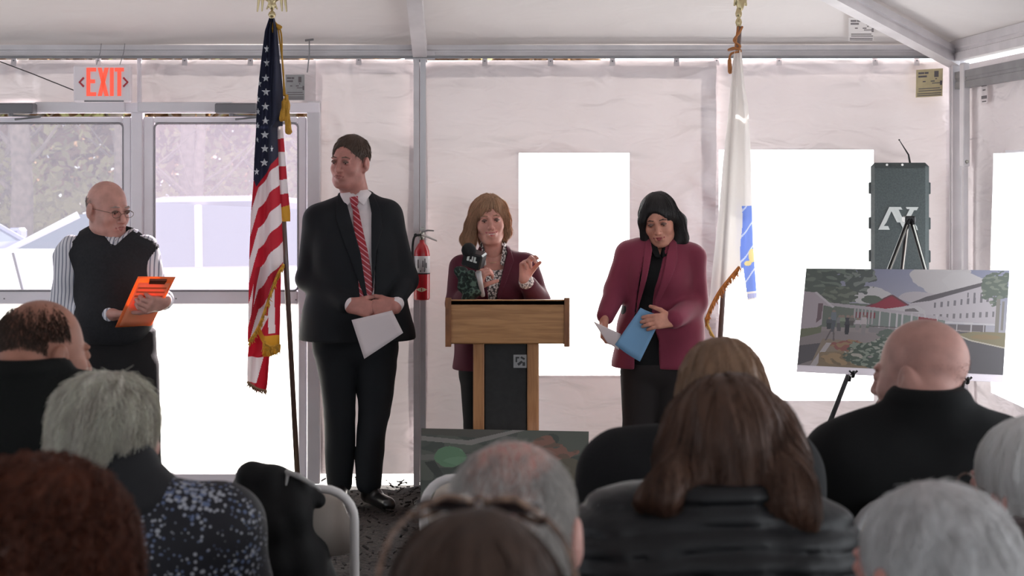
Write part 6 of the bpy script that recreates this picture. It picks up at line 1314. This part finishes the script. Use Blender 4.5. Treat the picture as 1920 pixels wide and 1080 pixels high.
# white-haired woman at right edge
r9, H, nb, bd, _ = sitter('person with smooth white bobbed hair and glasses at the right edge in brown quilted jacket', 1926, 786, 2.75, skin('nine', (196,150,140)), M('taupe_quilted', (84,72,72), .6, bump=(50,.3,.006)), 1., yaw=30, shw=.16, shr=.085, collar=.085, quilt=.10, drop=.11, nz=.145)
wb = M_hair('hair_snow', (250,248,244), .25); hair = Shape().ell(H.w(0,.026,.036), A3(.094,.112,.096), H.R).ell(H.w(0,.045,-.05), A3(.092,.085,.075), H.R, .03).ell(H.w(0,-.125,-.03), A3(.066,.095,.10), H.R, .014, True)
hair.locks(H,.0025,16,3); ho = shp('hair', hair, .005, wb, r9); strands(hair, 8000, .12, 9, H.w(.0,.0,.13), .0007, wb, 'hair_strands', ho, down=.6, lift=.004, jit=.06, seed=39)
g9 = MB(); g9.tube([H.w(.032+.020*math.cos(a), -.110, -.002+.017*math.sin(a)) for a in np.linspace(0, 6.283, 17)[:-1]], .0016, 5, closed=True).tube([H.w(-.032+.020*math.cos(a), -.110, -.002+.017*math.sin(a)) for a in np.linspace(0, 6.283, 17)[:-1]], .0016, 5, closed=True).tube([H.w(.052,-.108,.003), H.w(.082,-.02,.006)], .0014, 5).tube([H.w(-.052,-.108,.003), H.w(-.082,-.02,.006)], .0014, 5).tube([H.w(-.012,-.112,.0), H.w(.012,-.112,.0)], .0014, 5)
g9.build('glasses', M('glasses_metal', (110,90,80), .3, .7), r9, smooth=True)

# black coat thrown over the empty chair
c = lambda x, y, dy=0.: P(x, y, CH_Y-.03+dy)
S = Shape().chain([c(456,918,.02), c(472,900,.0), c(520,903,.0), c(560,918,.01), c(598,936,.01)], [.026,.034,.032,.028,.020], .03)
S.chain([c(462,900,-.03), c(470,960,-.05), c(476,1040,-.05), c(480,1130,-.04)], [.03,.038,.048,.055], .03).chain([c(505,905,-.03), c(515,980,-.05), c(520,1060,-.05), c(530,1150,-.04)], [.034,.045,.055,.065], .03).chain([c(550,915,-.02), c(548,960,-.04), c(560,1040,-.03), c(575,1150,-.03)], [.030,.035,.045,.06], .03).cone(c(585,1040,.02), c(606,1150,.03), .045, .06, .03)
S.chain([c(470,890,.05), c(480,1000,.08), c(500,1150,.08)], [.03,.04,.05], .03)
S.fold(.010, 22, 5, (1,1,.35)).fold(.004, 60, 7, (1,1,.5)); ct = thing('coat', c(520,1150), 'black coat draped over the back of the empty white folding chair', 'coat')
shp('coat_shell', S, .005, M('coat_black', (12,12,13), .7, spec=.3, bump=(180,.2,.002)), ct)
S2 = Shape().chain([c(538,884,-.04), c(560,893,-.045), c(585,908,-.04), c(600,918,-.03)], [.006,.007,.006,.004], .004).cone(c(540,886,-.04), c(536,912,-.05), .005,.003,.004); shp('lining_edge', S2, .003, M('lining_grey', (170,168,166), .5), ct)

# the chairs the audience sits on
for (rt, txt) in ((r1,'under the cropped-haired person at the far left'),(r2,'under the wearer of the flowered jacket'),(r3,'under the person with auburn curls'),(r4,'under the balding grey-haired person'),(r5,'under the person with sunglasses on the head'),(r6,'under the person in the dark coat with light brown hair'),(r7,'under the wearer of the black puffer jacket'),(r8,'under the silver-haired person at the near right'),(r9,'under the white-bobbed person at the right edge')):
    chair(rt.location.x, rt.location.y-.135-.035, 'white folding chair '+txt, .42)
